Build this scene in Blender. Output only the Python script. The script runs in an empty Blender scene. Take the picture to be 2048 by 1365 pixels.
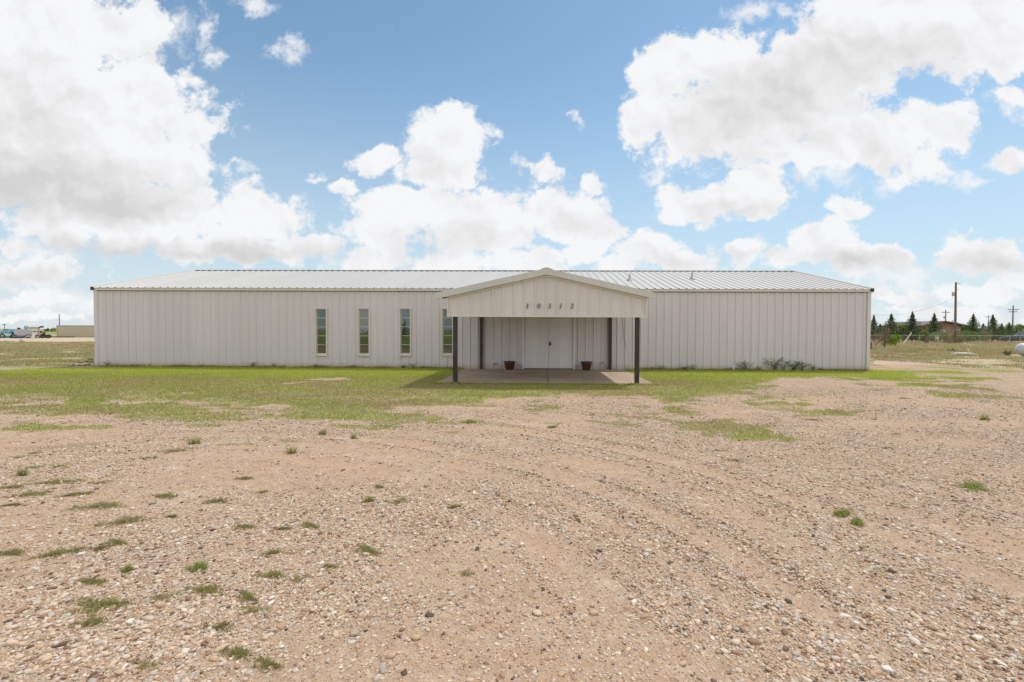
import bpy, math, random
import numpy as np
from mathutils import Vector, Matrix, Euler

random.seed(7)
rng = np.random.default_rng(11)
scene = bpy.context.scene
COL = scene.collection
D = 17.84           # distance of the front wall
H = 1.5416          # eye height
F = 910.0           # focal length in photo pixels
YAW, PIT, ROL, CX = 0.0222, 0.0224, 0.0042, 1064.4

# ------------------------------------------------------------------ camera maths (used to read positions off the photo)
def ray(px, py):
    u, v = px - CX, py - 682.5
    c, s = math.cos(ROL), math.sin(ROL)
    u, v = c*u + s*v, -s*u + c*v
    cp, sp = math.cos(PIT), math.sin(PIT)
    xr, up, fw = u/F, -v/F, 1.0
    d, z = cp*fw + sp*up, -sp*fw + cp*up
    c, s = math.cos(YAW), math.sin(YAW)
    return (c*xr - s*d, s*xr + c*d, z)
def at(px, py, y):                      # point seen at pixel on the plane Y = y
    r = ray(px, py); t = y/r[1]
    return (r[0]*t, y, H + r[2]*t)
def on_ground(px, py):
    r = ray(px, py); t = -H/r[2]
    return (r[0]*t, r[1]*t)

cam_d = bpy.data.cameras.new('camera'); cam = bpy.data.objects.new('camera', cam_d); COL.objects.link(cam)
cam_d.sensor_width = 36; cam_d.lens = F/2048*36
cam_d.shift_x = -(CX-1024)/2048
cam_d.clip_start = .05; cam_d.clip_end = 9000
R_ = Matrix.Rotation(YAW, 4, 'Z') @ Matrix.Rotation(math.pi/2 - PIT, 4, 'X') @ Matrix.Rotation(ROL, 4, 'Z')
cam.matrix_world = Matrix.Translation((0, 0, H)) @ R_
scene.camera = cam

# ------------------------------------------------------------------ node helpers
class NT:
    def __init__(s, tree): s.t = tree; s.n = tree.nodes; s.l = tree.links
    def new(s, kind, **kw):
        n = s.n.new(kind)
        for k, v in kw.items(): setattr(n, k, v)
        return n
    def put(s, sock, v):
        if hasattr(v, 'is_output') or isinstance(v, bpy.types.NodeSocket): s.l.new(v, sock)
        else: sock.default_value = v
    def math(s, op, a, b=0.0, c=None, clamp=False):
        n = s.new('ShaderNodeMath', operation=op, use_clamp=clamp)
        s.put(n.inputs[0], a); s.put(n.inputs[1], b)
        if c is not None: s.put(n.inputs[2], c)
        return n.outputs[0]
    def vmath(s, op, a, b=(0, 0, 0), scale=None):
        n = s.new('ShaderNodeVectorMath', operation=op)
        s.put(n.inputs[0], a); s.put(n.inputs[1], b)
        if scale is not None: s.put(n.inputs['Scale'], scale)
        return n.outputs[0]
    def noise(s, vec, scale, detail=4, rough=.55, color=False, lac=2.0):
        n = s.new('ShaderNodeTexNoise'); s.put(n.inputs['Vector'], vec)
        n.inputs['Scale'].default_value = scale; n.inputs['Detail'].default_value = detail
        n.inputs['Roughness'].default_value = rough; n.inputs['Lacunarity'].default_value = lac
        return n.outputs['Color' if color else 'Fac']
    def vor(s, vec, scale, feature='F1'):
        n = s.new('ShaderNodeTexVoronoi', feature=feature); s.put(n.inputs['Vector'], vec)
        n.inputs['Scale'].default_value = scale
        return n
    def ramp(s, fac, stops, interp='LINEAR'):
        n = s.new('ShaderNodeValToRGB'); s.put(n.inputs[0], fac); r = n.color_ramp; r.interpolation = interp
        while len(r.elements) < len(stops): r.elements.new(.5)
        for e, (p, c) in zip(r.elements, stops):
            e.position = p; e.color = tuple(c) + (1,) if len(c) == 3 else c
        return n.outputs[0]
    def mix(s, fac, a, b, blend='MIX'):
        n = s.new('ShaderNodeMix', data_type='RGBA', blend_type=blend)
        s.put(n.inputs[0], fac)
        for i, v in ((6, a), (7, b)):
            s.put(n.inputs[i], (tuple(v) + (1,)) if isinstance(v, tuple) and len(v) == 3 else v)
        return n.outputs[2]
    def step(s, x, lo, hi, a=0.0, b=1.0):
        n = s.new('ShaderNodeMapRange', interpolation_type='SMOOTHSTEP')
        s.put(n.inputs[0], x); n.inputs[1].default_value = lo; n.inputs[2].default_value = hi
        n.inputs[3].default_value = a; n.inputs[4].default_value = b
        return n.outputs[0]
    def bump(s, h, strength, dist):
        n = s.new('ShaderNodeBump'); s.put(n.inputs['Height'], h)
        n.inputs['Strength'].default_value = strength; n.inputs['Distance'].default_value = dist
        return n.outputs[0]

MATS = {}
def material(name):
    m = bpy.data.materials.new(name); m.use_nodes = True
    nt = NT(m.node_tree); p = nt.n['Principled BSDF']
    MATS[name] = m
    return m, nt, p
def simple(name, col, rough=.6, metal=0., var=.12, scale=6., spec=.5, dirt=None, dirt_scale=3.):
    m, nt, p = material(name)
    pos = nt.new('ShaderNodeNewGeometry').outputs['Position']
    f = nt.noise(pos, scale, 5, .6)
    c = nt.mix(f, tuple(x*(1-var) for x in col), tuple(min(1, x*(1+var)) for x in col))
    if dirt:
        g = nt.step(nt.noise(pos, dirt_scale, 6, .65), .5, .72)
        c = nt.mix(g, c, dirt)
    nt.put(p.inputs['Base Color'], c)
    nt.put(p.inputs['Roughness'], nt.math('ADD', nt.math('MULTIPLY', f, .15), rough-.07))
    p.inputs['Metallic'].default_value = metal
    p.inputs['Specular IOR Level'].default_value = spec
    return m
def tinted(name, stops, rough=.8, trans=0., spec=.2):
    """colour picked per stone / blade by the 'tint' attribute"""
    m, nt, p = material(name)
    a = nt.new('ShaderNodeAttribute', attribute_name='tint')
    c = nt.ramp(a.outputs['Fac'], stops)
    nt.put(p.inputs['Base Color'], c); p.inputs['Roughness'].default_value = rough
    p.inputs['Specular IOR Level'].default_value = spec
    if trans:
        tr = nt.new('ShaderNodeBsdfTranslucent'); nt.put(tr.inputs['Color'], c)
        mx = nt.new('ShaderNodeMixShader'); mx.inputs[0].default_value = trans
        nt.l.new(p.outputs[0], mx.inputs[1]); nt.l.new(tr.outputs[0], mx.inputs[2])
        nt.l.new(mx.outputs[0], nt.n['Material Output'].inputs['Surface'])
    return m

# ------------------------------------------------------------------ object helpers
def tag(o, label=None, cat=None, group=None, kind=None):
    if label: o['label'] = label
    if cat: o['category'] = cat
    if group: o['group'] = group
    if kind: o['kind'] = kind
    return o
def empty(name, loc=(0, 0, 0), rz=0):
    o = bpy.data.objects.new(name, None); COL.objects.link(o); o.location = loc; o.rotation_euler = (0, 0, rz)
    o.empty_display_size = .2
    return o
def copy_tree(o, parent=None):
    c = o.copy(); COL.objects.link(c); c.parent = parent
    for ch in list(o.children): copy_tree(ch, c)
    return c

class MB:
    def __init__(s): s.v = []; s.f = []
    def add(s, vs, fs):
        b = len(s.v); s.v += [tuple(v) for v in vs]; s.f += [tuple(i+b for i in f) for f in fs]; return s
    def box(s, x0, x1, y0, y1, z0, z1):
        return s.add([(x0,y0,z0),(x1,y0,z0),(x1,y1,z0),(x0,y1,z0),(x0,y0,z1),(x1,y0,z1),(x1,y1,z1),(x0,y1,z1)],
                     [(0,3,2,1),(4,5,6,7),(0,1,5,4),(1,2,6,5),(2,3,7,6),(3,0,4,7)])
    def bar(s, a, b, w, h=None, up=(0, 0, 1)):
        a, b, up = Vector(a), Vector(b), Vector(up); h = h or w
        d = (b-a).normalized(); r = d.cross(up)
        if r.length < 1e-4: r = d.cross(Vector((1, 0, 0)))
        r.normalize(); u = r.cross(d)
        vs = [p + r*sx*w/2 + u*sz*h/2 for p in (a, b) for sx, sz in ((-1,-1),(1,-1),(1,1),(-1,1))]
        return s.add(vs, [(0,1,2,3),(7,6,5,4),(0,4,5,1),(1,5,6,2),(2,6,7,3),(3,7,4,0)])
    def tube(s, pts, rad, n=8, cap=True):
        pts = [Vector(p) for p in pts]; k = len(pts)
        rads = rad if isinstance(rad, (list, tuple)) else [rad]*k
        b0 = len(s.v); prev = None
        for i, p in enumerate(pts):
            d = (pts[min(i+1, k-1)] - pts[max(i-1, 0)]).normalized()
            if prev is None:
                r = d.orthogonal().normalized()
            else:
                r = (prev - d*prev.dot(d)).normalized()
            prev = r; q = d.cross(r)
            for j in range(n):
                a = 2*math.pi*j/n
                s.v.append(tuple(p + (r*math.cos(a) + q*math.sin(a))*rads[i]))
        for i in range(k-1):
            for j in range(n):
                s.f.append((b0+i*n+j, b0+i*n+(j+1)%n, b0+(i+1)*n+(j+1)%n, b0+(i+1)*n+j))
        if cap:
            s.f.append(tuple(b0+j for j in reversed(range(n)))); s.f.append(tuple(b0+(k-1)*n+j for j in range(n)))
        return s
    def lathe(s, prof, n=24, c=(0, 0, 0), axis='z'):
        b0 = len(s.v); k = len(prof)
        for r, h in prof:
            for j in range(n):
                a = 2*math.pi*j/n; x, y = r*math.cos(a), r*math.sin(a)
                if axis == 'z': p = (c[0]+x, c[1]+y, c[2]+h)
                elif axis == 'x': p = (c[0]+h, c[1]+x, c[2]+y)
                else: p = (c[0]+x, c[1]+h, c[2]+y)
                s.v.append(p)
        for i in range(k-1):
            for j in range(n):
                s.f.append((b0+i*n+j, b0+i*n+(j+1)%n, b0+(i+1)*n+(j+1)%n, b0+(i+1)*n+j))
        return s
    def prism(s, poly, a, b, axis='y'):
        """extrude a polygon (two coordinates) along an axis from a to b"""
        n = len(poly)
        def P(u, v, w): return {'y': (u, w, v), 'x': (w, u, v), 'z': (u, v, w)}[axis]
        vs = [P(u, v, a) for u, v in poly] + [P(u, v, b) for u, v in poly]
        return s.add(vs, [tuple(range(n)), tuple(reversed(range(n, 2*n)))] + [(i, i+n, (i+1) % n + n, (i+1) % n) for i in range(n)])
    def build(s, name, mat, parent=None, bevel=0., smooth=False, loc=None, rot=None):
        me = bpy.data.meshes.new(name); me.from_pydata(s.v, [], s.f); me.materials.append(mat)
        o = bpy.data.objects.new(name, me); COL.objects.link(o); o.parent = parent
        import bmesh
        bm = bmesh.new(); bm.from_mesh(me); bmesh.ops.recalc_face_normals(bm, faces=bm.faces)
        if bevel: bmesh.ops.bevel(bm, geom=list(bm.edges), offset=bevel, segments=2, affect='EDGES', profile=.6)
        bm.to_mesh(me); bm.free()
        if smooth:
            for p in me.polygons: p.use_smooth = True
            try: me.set_sharp_from_angle(angle=math.radians(40))
            except Exception: pass
        if loc: o.location = loc
        if rot: o.rotation_euler = rot
        return o

def np_mesh(name, verts, tris, mat, tint=None, smooth=False, parent=None, attrs=None, quads=False):
    me = bpy.data.meshes.new(name); k = 4 if quads else 3
    nv, nf = len(verts), len(tris)
    me.vertices.add(nv); me.vertices.foreach_set('co', np.ascontiguousarray(verts, np.float32).ravel())
    me.loops.add(nf*k); me.loops.foreach_set('vertex_index', np.ascontiguousarray(tris, np.int32).ravel())
    me.polygons.add(nf); me.polygons.foreach_set('loop_start', np.arange(0, nf*k, k, dtype=np.int32))
    me.polygons.foreach_set('use_smooth', np.full(nf, smooth, bool))
    me.update(calc_edges=True); me.validate()
    for nm, arr in ([('tint', tint)] if tint is not None else []) + list((attrs or {}).items()):
        a = me.attributes.new(nm, 'FLOAT', 'POINT'); a.data.foreach_set('value', np.ascontiguousarray(arr, np.float32))
    me.materials.append(mat)
    o = bpy.data.objects.new(name, me); COL.objects.link(o); o.parent = parent
    return o

# ------------------------------------------------------------------ numpy noise
def _hash(ix, iy, seed):
    h = (ix.astype(np.int64)*374761393 + iy.astype(np.int64)*668265263 + seed*974634777) & 0xffffffff
    h = ((h ^ (h >> 13))*1274126177) & 0xffffffff
    return ((h ^ (h >> 16)) & 0xffff)/65535.0
def vnoise(x, y, seed=0):
    ix, iy = np.floor(x), np.floor(y); fx, fy = x-ix, y-iy
    fx, fy = fx*fx*(3-2*fx), fy*fy*(3-2*fy)
    a, b = _hash(ix, iy, seed), _hash(ix+1, iy, seed); c, d = _hash(ix, iy+1, seed), _hash(ix+1, iy+1, seed)
    return (a*(1-fx)+b*fx)*(1-fy) + (c*(1-fx)+d*fx)*fy
def fbm(x, y, scale=1., octv=4, seed=0, rough=.5):
    x, y = np.asarray(x, float)*scale, np.asarray(y, float)*scale
    s = 0; a = 1; t = 0
    for i in range(octv):
        s = s + a*vnoise(x+i*17.3, y-i*9.1, seed+i); t += a; a *= rough; x, y = x*2.03, y*2.03
    return s/t
def sstep(x, a, b):
    t = np.clip((x-a)/(b-a), 0, 1); return t*t*(3-2*t)

# ------------------------------------------------------------------ ground cover layout (world metres)
def poly_px(pts): return np.array([on_ground(*p) for p in pts])
def sdf(poly, x, y):                     # positive inside
    n = len(poly); d = np.full(x.shape, 1e9); ins = np.zeros(x.shape, bool)
    for i in range(n):
        ax, ay = poly[i]; bx, by = poly[(i+1) % n]
        ex, ey = bx-ax, by-ay; L = ex*ex+ey*ey + 1e-12
        t = np.clip(((x-ax)*ex+(y-ay)*ey)/L, 0, 1)
        d = np.minimum(d, np.hypot(x-ax-t*ex, y-ay-t*ey))
        c = ((ay > y) != (by > y)) & (x < ex*(y-ay)/(by-ay+1e-12)+ax)
        ins ^= c
    return np.where(ins, d, -d)
def blob_px(cx, cy, rx, ry):             # ellipse on the ground spanning those photo pixels
    a = on_ground(cx-rx, cy); b = on_ground(cx+rx, cy); t = on_ground(cx, cy-ry); u = on_ground(cx, cy+ry)
    return ((a[0]+b[0])/2, (t[1]+u[1])/2, abs(b[0]-a[0])/2, abs(t[1]-u[1])/2)
def blob(b, x, y):
    return 1-np.hypot((x-b[0])/b[2], (y-b[1])/b[3])

LAWN = poly_px([(-500, 760), (-60, 747), (60, 739), (193, 735), (193, 729), (1740, 735), (1745, 741), (1800, 745), (1850, 752), (1848, 770),
                (1790, 768), (1690, 758), (1620, 758), (1560, 764), (1548, 782), (1580, 792), (1545, 800), (1500, 796), (1435, 800),
                (1480, 822), (1450, 845), (1400, 846), (1345, 838), (1330, 812), (1290, 802), (1225, 797), (1120, 799), (1050, 806), (1000, 812),
                (930, 820), (850, 824), (835, 842), (760, 848), (640, 850), (540, 856), (430, 846), (330, 850), (200, 846), (90, 838), (0, 832), (-500, 845)])
PATCH = [(1460, 862, 84, 20, 1.), (1530, 871, 32, 9, .9), (1620, 822, 125, 8, 1.), (1570, 812, 60, 10, .9), (1385, 820, 60, 22, .9), (1430, 846, 40, 9, .7), (1365, 851, 20, 6, .7),
         (1290, 838, 45, 10, .5), (1250, 850, 30, 6, .4), (1595, 822, 60, 12, .45), (1870, 776, 60, 6, .9), (1970, 782, 32, 8, .95), (1925, 792, 55, 6, .9), (1985, 795, 80, 6, .9), (1935, 760, 70, 5, .8), (1440, 815, 40, 9, .8), (1530, 795, 45, 6, .8), (1900, 747, 60, 5, .8),
         (1680, 778, 22, 3, .6), (1780, 782, 20, 4, .6), (1600, 800, 18, 5, .5), (1830, 762, 50, 12, .4), (2010, 745, 60, 6, .7), (1880, 738, 35, 5, .7), (1780, 745, 60, 6, .6),
         (1225, 832, 30, 8, .4), (960, 842, 35, 7, .35), (170, 862, 70, 6, .4), (60, 858, 40, 5, .4), (250, 838, 120, 8, .6), (440, 835, 90, 9, .7), (600, 832, 80, 9, .6)]
BARE = [(660, 762, 80, 5, 1.1), (600, 770, 40, 4, .9), (560, 815, 40, 4, .8), (250, 806, 60, 4, .7), (60, 812, 60, 7, .8), (370, 806, 50, 4, .7), (150, 834, 130, 6, .8),
        (1290, 806, 40, 9, .6), (1490, 812, 26, 10, .7), (1100, 808, 90, 4, .5), (1640, 764, 60, 6, .8), (1500, 782, 25, 4, .5)]
PATCHW = [(blob_px(*p[:4]), p[4]) for p in PATCH]; BAREW = [(blob_px(*p[:4]), p[4]) for p in BARE]
SOIL = [(blob_px(*p[:4]), p[4]) for p in [(150, 868, 260, 14, .9), (300, 850, 200, 8, .5), (600, 880, 160, 10, .4), (200, 1080, 60, 12, .5), (450, 1098, 90, 12, .5),
        (900, 1240, 180, 30, .4), (560, 1120, 80, 20, .5), (1430, 975, 160, 20, .45), (1600, 1120, 140, 25, .5), (1400, 1290, 100, 30, .5), (80, 1010, 50, 10, .4), (1200, 930, 180, 12, .4)]]
RUT_C = (-4.0, 1.0)
def ruts(x, y):
    r = np.hypot(x-RUT_C[0], y-RUT_C[1]) + (fbm(x, y, .35, 2, 40)-.5)*.35
    g = 0
    for R0, w, a in ((5.65, .13, 1.), (7.05, .13, 1.), (5.2, .09, .7), (6.25, .18, .7), (4.55, .12, .5), (7.6, .13, .6), (8.6, .16, .5), (3.7, .14, .4), (9.3, .1, .4), (6.6, .07, .4)):
        g = g + a*np.exp(-((r-R0)/w)**2)
    fade = sstep(x+y, -4, 2)*(1-sstep(y, 8.0, 9.5))*sstep(y, 1.6, 3.0)
    return g*fade*(.6+.8*fbm(x, y, .8, 2, 41))
def berms(x, y):                          # loose stones pushed up along the wheel tracks
    r = np.hypot(x-RUT_C[0], y-RUT_C[1]) + (fbm(x, y, .35, 2, 40)-.5)*.35
    g = 0
    for R0, w, a in ((5.65, .21, 1.), (7.05, .21, 1.), (6.25, .30, .7), (4.55, .22, .6), (7.6, .24, .7), (8.6, .28, .6)):
        for sg in (-1, 1): g = g + a*np.exp(-((r-R0-sg*w)/.05)**2)
    return g*sstep(x+y, -4, 2)*(1-sstep(y, 8.0, 9.5))*sstep(y, 1.6, 3.0)*sstep(fbm(x, y, 1.5, 3, 42), .3, .6)
def lawn_cover(x, y):
    x, y = np.asarray(x, float), np.asarray(y, float)
    wx = x + (fbm(x, y, .9, 3, 5)-.5)*1.3; wy = y + (fbm(x, y, .9, 3, 6)-.5)*.8
    wx = wx + (fbm(x, y, 3.5, 3, 15)-.5)*.7; wy = wy + (fbm(x, y, 3.5, 3, 16)-.5)*.5
    g = sstep(sdf(LAWN, wx, wy), -.3, 1.1)
    g = g*(.74+.55*fbm(x, y, .45, 4, 7))
    sd = sdf(LAWN, wx, wy)
    spots = sstep(fbm(x*.8, y*1.3, 1.9, 4, 18), .52, .66)
    g = np.maximum(g, spots*.75*sstep(sd, -2.8, -.1)*(sd < .3))
    for b, s in PATCHW: g = np.maximum(g, sstep(blob(b, wx, wy), -.1, .6)*s)
    for b, s in BAREW: g = g - sstep(blob(b, wx, wy), 0, .6)*s
    mid = sstep(14.0-y, 0, 4.5)*.8                                   # thinner, browner towards the gravel
    g = g - .75*mid*sstep(fbm(x*.7, y*1.6, 1.1, 5, 9, .6), .42, .62)
    return np.clip(g, 0, 1)
def field_mask(x, y):
    """the rough field beside and beyond the building"""
    left = sstep(y - (15.6 + .02*x), 0, 3.5)*(x < -3)*sstep(-x, 14.5, 18.5)
    right = sstep(y - 19.0 - (x-12.6)*-.05, 0, 3.)*(x > 0)
    far = sstep(y, 23, 27)
    beyond = np.clip(np.maximum(np.maximum(left, right), far), 0, 1)
    behind = sstep(-y, 9, 13)
    return np.clip(np.maximum(beyond, behind), 0, 1)
def height(x, y):
    x, y = np.asarray(x, float), np.asarray(y, float)
    pad = .042*sstep(y, 11.2, 12.9)
    near = 1-sstep(np.hypot(x, y-8), 22, 40)
    flat = 1 - sstep(y, 11.5, 12.6)*(1-sstep(y, 18, 20))*(np.abs(x+2.5) < 16)
    z = pad + near*flat*((fbm(x, y, .7, 3, 20)-.5)*.05 + (fbm(x, y, 3., 3, 21)-.5)*.018 - .020*ruts(x, y) + .013*berms(x, y))
    far = sstep(np.hypot(x, y), 26, 60)
    return z + far*(fbm(x, y, .05, 3, 22)-.5)*.3

# ================================================================== MATERIALS
PEB = [(0, (.09, .065, .055)), (.08, (.22, .13, .085)), (.2, (.36, .225, .14)), (.36, (.47, .325, .21)), (.52, (.56, .43, .305)), (.66, (.54, .44, .355)),
       (.78, (.36, .305, .255)), (.9, (.60, .525, .435)), (1, (.67, .62, .55))]
m_pebble = tinted('pebble_stone', PEB, .75, spec=.3)
m_grass = tinted('lawn_blades', [(0, (.42, .32, .18)), (.2, (.40, .35, .14)), (.45, (.33, .33, .11)), (.75, (.38, .47, .06)), (1, (.52, .60, .07))], .7, .5)
m_weed = tinted('weed_leaf', [(0, (.42, .31, .18)), (.3, (.36, .31, .14)), (.6, (.27, .29, .09)), (1, (.36, .39, .11))], .7, .5)
m_weed_bright = tinted('weed_leaf_fresh', [(0, (.32, .29, .12)), (.5, (.28, .33, .09)), (1, (.38, .43, .12))], .7, .5)
m_weed_dry = tinted('weed_leaf_dry', [(0, (.24, .16, .08)), (.4, (.22, .19, .07)), (1, (.20, .22, .06))], .8, .25)
m_dry = tinted('dry_field_grass', [(0, (.36, .24, .15)), (.25, (.50, .38, .23)), (.5, (.44, .40, .21)), (.75, (.26, .29, .10)), (1, (.58, .50, .34))], .9, .3)

def ground_material():
    m, nt, p = material('ground_mixed')
    pos = nt.new('ShaderNodeNewGeometry').outputs['Position']
    A = lambda n: nt.new('ShaderNodeAttribute', attribute_name=n).outputs['Fac']
    grass, soil, field, dryness = A('grass'), A('soil'), A('field'), A('dryness')
    # gravel: three sizes of stones lying in tan soil
    warp = nt.vmath('ADD', pos, nt.vmath('SCALE', nt.vmath('SUBTRACT', nt.noise(pos, 30, 2, .5, True), (.5, .5, .5)), scale=.012))
    v1, v2 = nt.vor(warp, 34), nt.vor(warp, 75)
    v3 = nt.vor(warp, 17)
    sep = lambda c: nt.new('ShaderNodeSeparateColor')
    def cellrand(v):
        s = nt.new('ShaderNodeSeparateColor'); nt.put(s.inputs[0], v.outputs['Color']); return s.outputs[0], s.outputs[1]
    r1, k1 = cellrand(v1); r2, k2 = cellrand(v2); r3, k3 = cellrand(v3)
    soilc = nt.ramp(nt.noise(pos, 9, 6, .7), [(.2, (.28, .19, .12)), (.5, (.405, .285, .19)), (.8, (.51, .39, .275))])
    soilc = nt.mix(nt.step(nt.noise(pos, .8, 4, .6), .35, .7), soilc, nt.mix(.4, soilc, (.38, .25, .165)))
    c2 = nt.ramp(r2, PEB); c1 = nt.ramp(r1, PEB); c3 = nt.ramp(r3, PEB)
    m2 = nt.math('MULTIPLY', nt.step(v2.outputs['Distance'], .52, .40), nt.step(k2, .30, .34))
    m1 = nt.math('MULTIPLY', nt.step(v1.outputs['Distance'], .50, .40), nt.step(k1, .34, .38))
    m3 = nt.math('MULTIPLY', nt.step(v3.outputs['Distance'], .45, .36), nt.step(k3, .70, .74))
    keep = nt.math('SUBTRACT', 1.0, nt.math('MULTIPLY', soil, .85), clamp=True)
    m1 = nt.math('MULTIPLY', m1, keep); m2 = nt.math('MULTIPLY', m2, keep); m3 = nt.math('MULTIPLY', m3, keep)
    g = nt.mix(m2, soilc, c2); g = nt.mix(m1, g, c1); g = nt.mix(m3, g, c3)
    # patchiness of the gravel itself
    pt = nt.noise(nt.vmath('MULTIPLY', pos, (1, 1.6, 1)), 1.3, 6, .7)
    g = nt.mix(nt.math('MULTIPLY', nt.step(pt, .55, .3), .35), g, (.40, .27, .18))
    g = nt.mix(nt.math('MULTIPLY', nt.step(pt, .52, .75), .35), g, (.62, .55, .47))
    hgt = nt.math('ADD', nt.math('MULTIPLY', m1, .7), nt.math('ADD', nt.math('MULTIPLY', m2, .3), nt.math('MULTIPLY', m3, 1.)))
    # turf seen between the blades
    gn = nt.noise(pos, 2.2, 7, .7)
    turf = nt.ramp(gn, [(.3, (.24, .25, .07)), (.5, (.30, .295, .09)), (.65, (.37, .31, .15)), (.8, (.43, .34, .22))])
    turf = nt.mix(nt.math('MULTIPLY', dryness, .6), turf, nt.ramp(nt.noise(pos, 5, 5, .7), [(.3, (.26, .21, .10)), (.7, (.38, .29, .18))]))
    fine = nt.noise(pos, 26, 5, .75)
    gm = nt.step(nt.math('ADD', grass, nt.math('MULTIPLY', nt.math('SUBTRACT', fine, .5), 1.1)), .30, .55)
    c = nt.mix(gm, g, turf)
    # rough field: dry straw, olive and pinkish bare soil in long streaks
    fs = nt.vmath('MULTIPLY', pos, (.16, .55, 1))
    f1 = nt.noise(fs, 1., 8, .68)
    fc = nt.ramp(f1, [(.28, (.22, .23, .08)), (.42, (.31, .29, .13)), (.5, (.42, .34, .20)), (.6, (.50, .36, .25)), (.72, (.33, .31, .13))])
    fc = nt.mix(nt.step(nt.noise(pos, 1.6, 6, .75), .5, .7), fc, nt.ramp(nt.noise(pos, 6, 4, .7), [(.3, (.14, .17, .05)), (.7, (.36, .31, .15))]))
    c = nt.mix(field, c, fc)
    road = A('road'); green = A('green')
    c = nt.mix(road, c, nt.ramp(nt.noise(pos, 3, 5, .7), [(.3, (.50, .36, .26)), (.7, (.64, .52, .42))]))
    c = nt.mix(green, c, nt.ramp(nt.noise(pos, .15, 5, .6), [(.3, (.16, .22, .05)), (.7, (.28, .34, .09))]))
    nt.put(p.inputs['Base Color'], c)
    p.inputs['Roughness'].default_value = .92; p.inputs['Specular IOR Level'].default_value = .15
    hh = nt.math('ADD', hgt, nt.math('MULTIPLY', nt.noise(pos, 60, 4, .7), .6))
    hh = nt.math('ADD', hh, nt.math('MULTIPLY', nt.math('MULTIPLY', gm, nt.noise(pos, 40, 3, .8)), 1.5))
    nt.put(p.inputs['Normal'], nt.bump(hh, .9, .012))
    return m
m_ground = ground_material()

def metal_wall(name, base, dirt=.25, rough=.42, low=True):
    m, nt, p = material(name)
    pos = nt.new('ShaderNodeNewGeometry').outputs['Position']
    st = nt.noise(nt.vmath('MULTIPLY', pos, (7, 7, .35)), 1., 6, .65)
    c = nt.mix(nt.step(st, .35, .75), base, tuple(x*.93 for x in base))
    sxp = nt.new('ShaderNodeSeparateXYZ'); nt.put(sxp.inputs[0], pos)
    wn_ = nt.new('ShaderNodeTexWhiteNoise', noise_dimensions='1D')
    nt.put(wn_.inputs['W'], nt.math('FLOOR', nt.math('DIVIDE', nt.math('ADD', sxp.outputs[0], 17.6), .9144)))
    c = nt.mix(nt.math('MULTIPLY', wn_.outputs['Value'], .7), c, tuple(x*.90 for x in base))
    # rain-washed grime running down from the eave
    gr = nt.noise(nt.vmath('MULTIPLY', pos, (11, 11, .5)), 1., 5, .7)
    c = nt.mix(nt.math('MULTIPLY', nt.step(gr, .56, .74), .22), c, (.42, .36, .29))
    sp = nt.step(nt.noise(pos, 45, 2, .5), .74, .78)
    c = nt.mix(nt.math('MULTIPLY', sp, .5), c, (.35, .29, .22))
    if low:                                                       # splashed soil along the foot of the sheets
        sx = nt.new('ShaderNodeSeparateXYZ'); nt.put(sx.inputs[0], pos)
        z = nt.math('ADD', sx.outputs[2], nt.math('MULTIPLY', nt.noise(pos, 5, 5, .7), -.28))
        c = nt.mix(nt.math('MULTIPLY', nt.step(z, .16, -.05), .55), c, (.42, .31, .22))
    nt.put(p.inputs['Base Color'], c)
    nt.put(p.inputs['Roughness'], nt.math('ADD', nt.math('MULTIPLY', st, .2), rough-.1))
    p.inputs['Specular IOR Level'].default_value = .45
    nt.put(p.inputs['Normal'], nt.bump(nt.noise(nt.vmath('MULTIPLY', pos, (1.5, 1.5, .5)), 1.3, 3, .5), .25, .02))
    return m
m_wall = metal_wall('white_ribbed_steel', (.645, .605, .612))
m_roof = metal_wall('roof_sheet', (.46, .452, .435), low=False, rough=.5)
m_gable = metal_wall('gable_sheet', (.65, .595, .565), low=False)
m_trim = metal_wall('beige_trim', (.66, .61, .52), low=False, rough=.45)
m_rake = metal_wall('grey_rake_trim', (.58, .555, .52), low=False)
m_eave_shade = simple('eave_shade_paint', (.06, .05, .045), .7)  # near-black colour standing in for shade below the eave
m_post = simple('dark_brown_post_paint', (.028, .018, .018), .45, var=.25, dirt=(.06, .045, .04))
m_door = metal_wall('white_door_paint', (.77, .74, .75), low=False, rough=.4)
m_threshold = simple('threshold_metal', (.10, .075, .06), .5)
m_black = simple('black_plastic', (.018, .018, .02), .45)
m_pot = simple('brown_glazed_clay', (.07, .034, .022), .3, var=.4, scale=12)
m_potsoil = simple('potting_soil', (.05, .035, .025), .95)
m_box = simple('grey_outlet_plastic', (.52, .50, .46), .5)
m_white = simple('white_paint', (.72, .71, .69), .45, dirt=(.5, .44, .36))
m_whiteplastic = simple('white_plastic_pipe', (.78, .77, .74), .4)
m_muntin = simple('cream_window_bar', (.60, .57, .48), .5)
m_number = simple('black_house_number', (.012, .010, .010), .4)
m_galv = simple('galvanised_pipe', (.45, .45, .44), .45, metal=.3)
m_flash = simple('pipe_flashing', (.36, .31, .27), .6)

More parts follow.
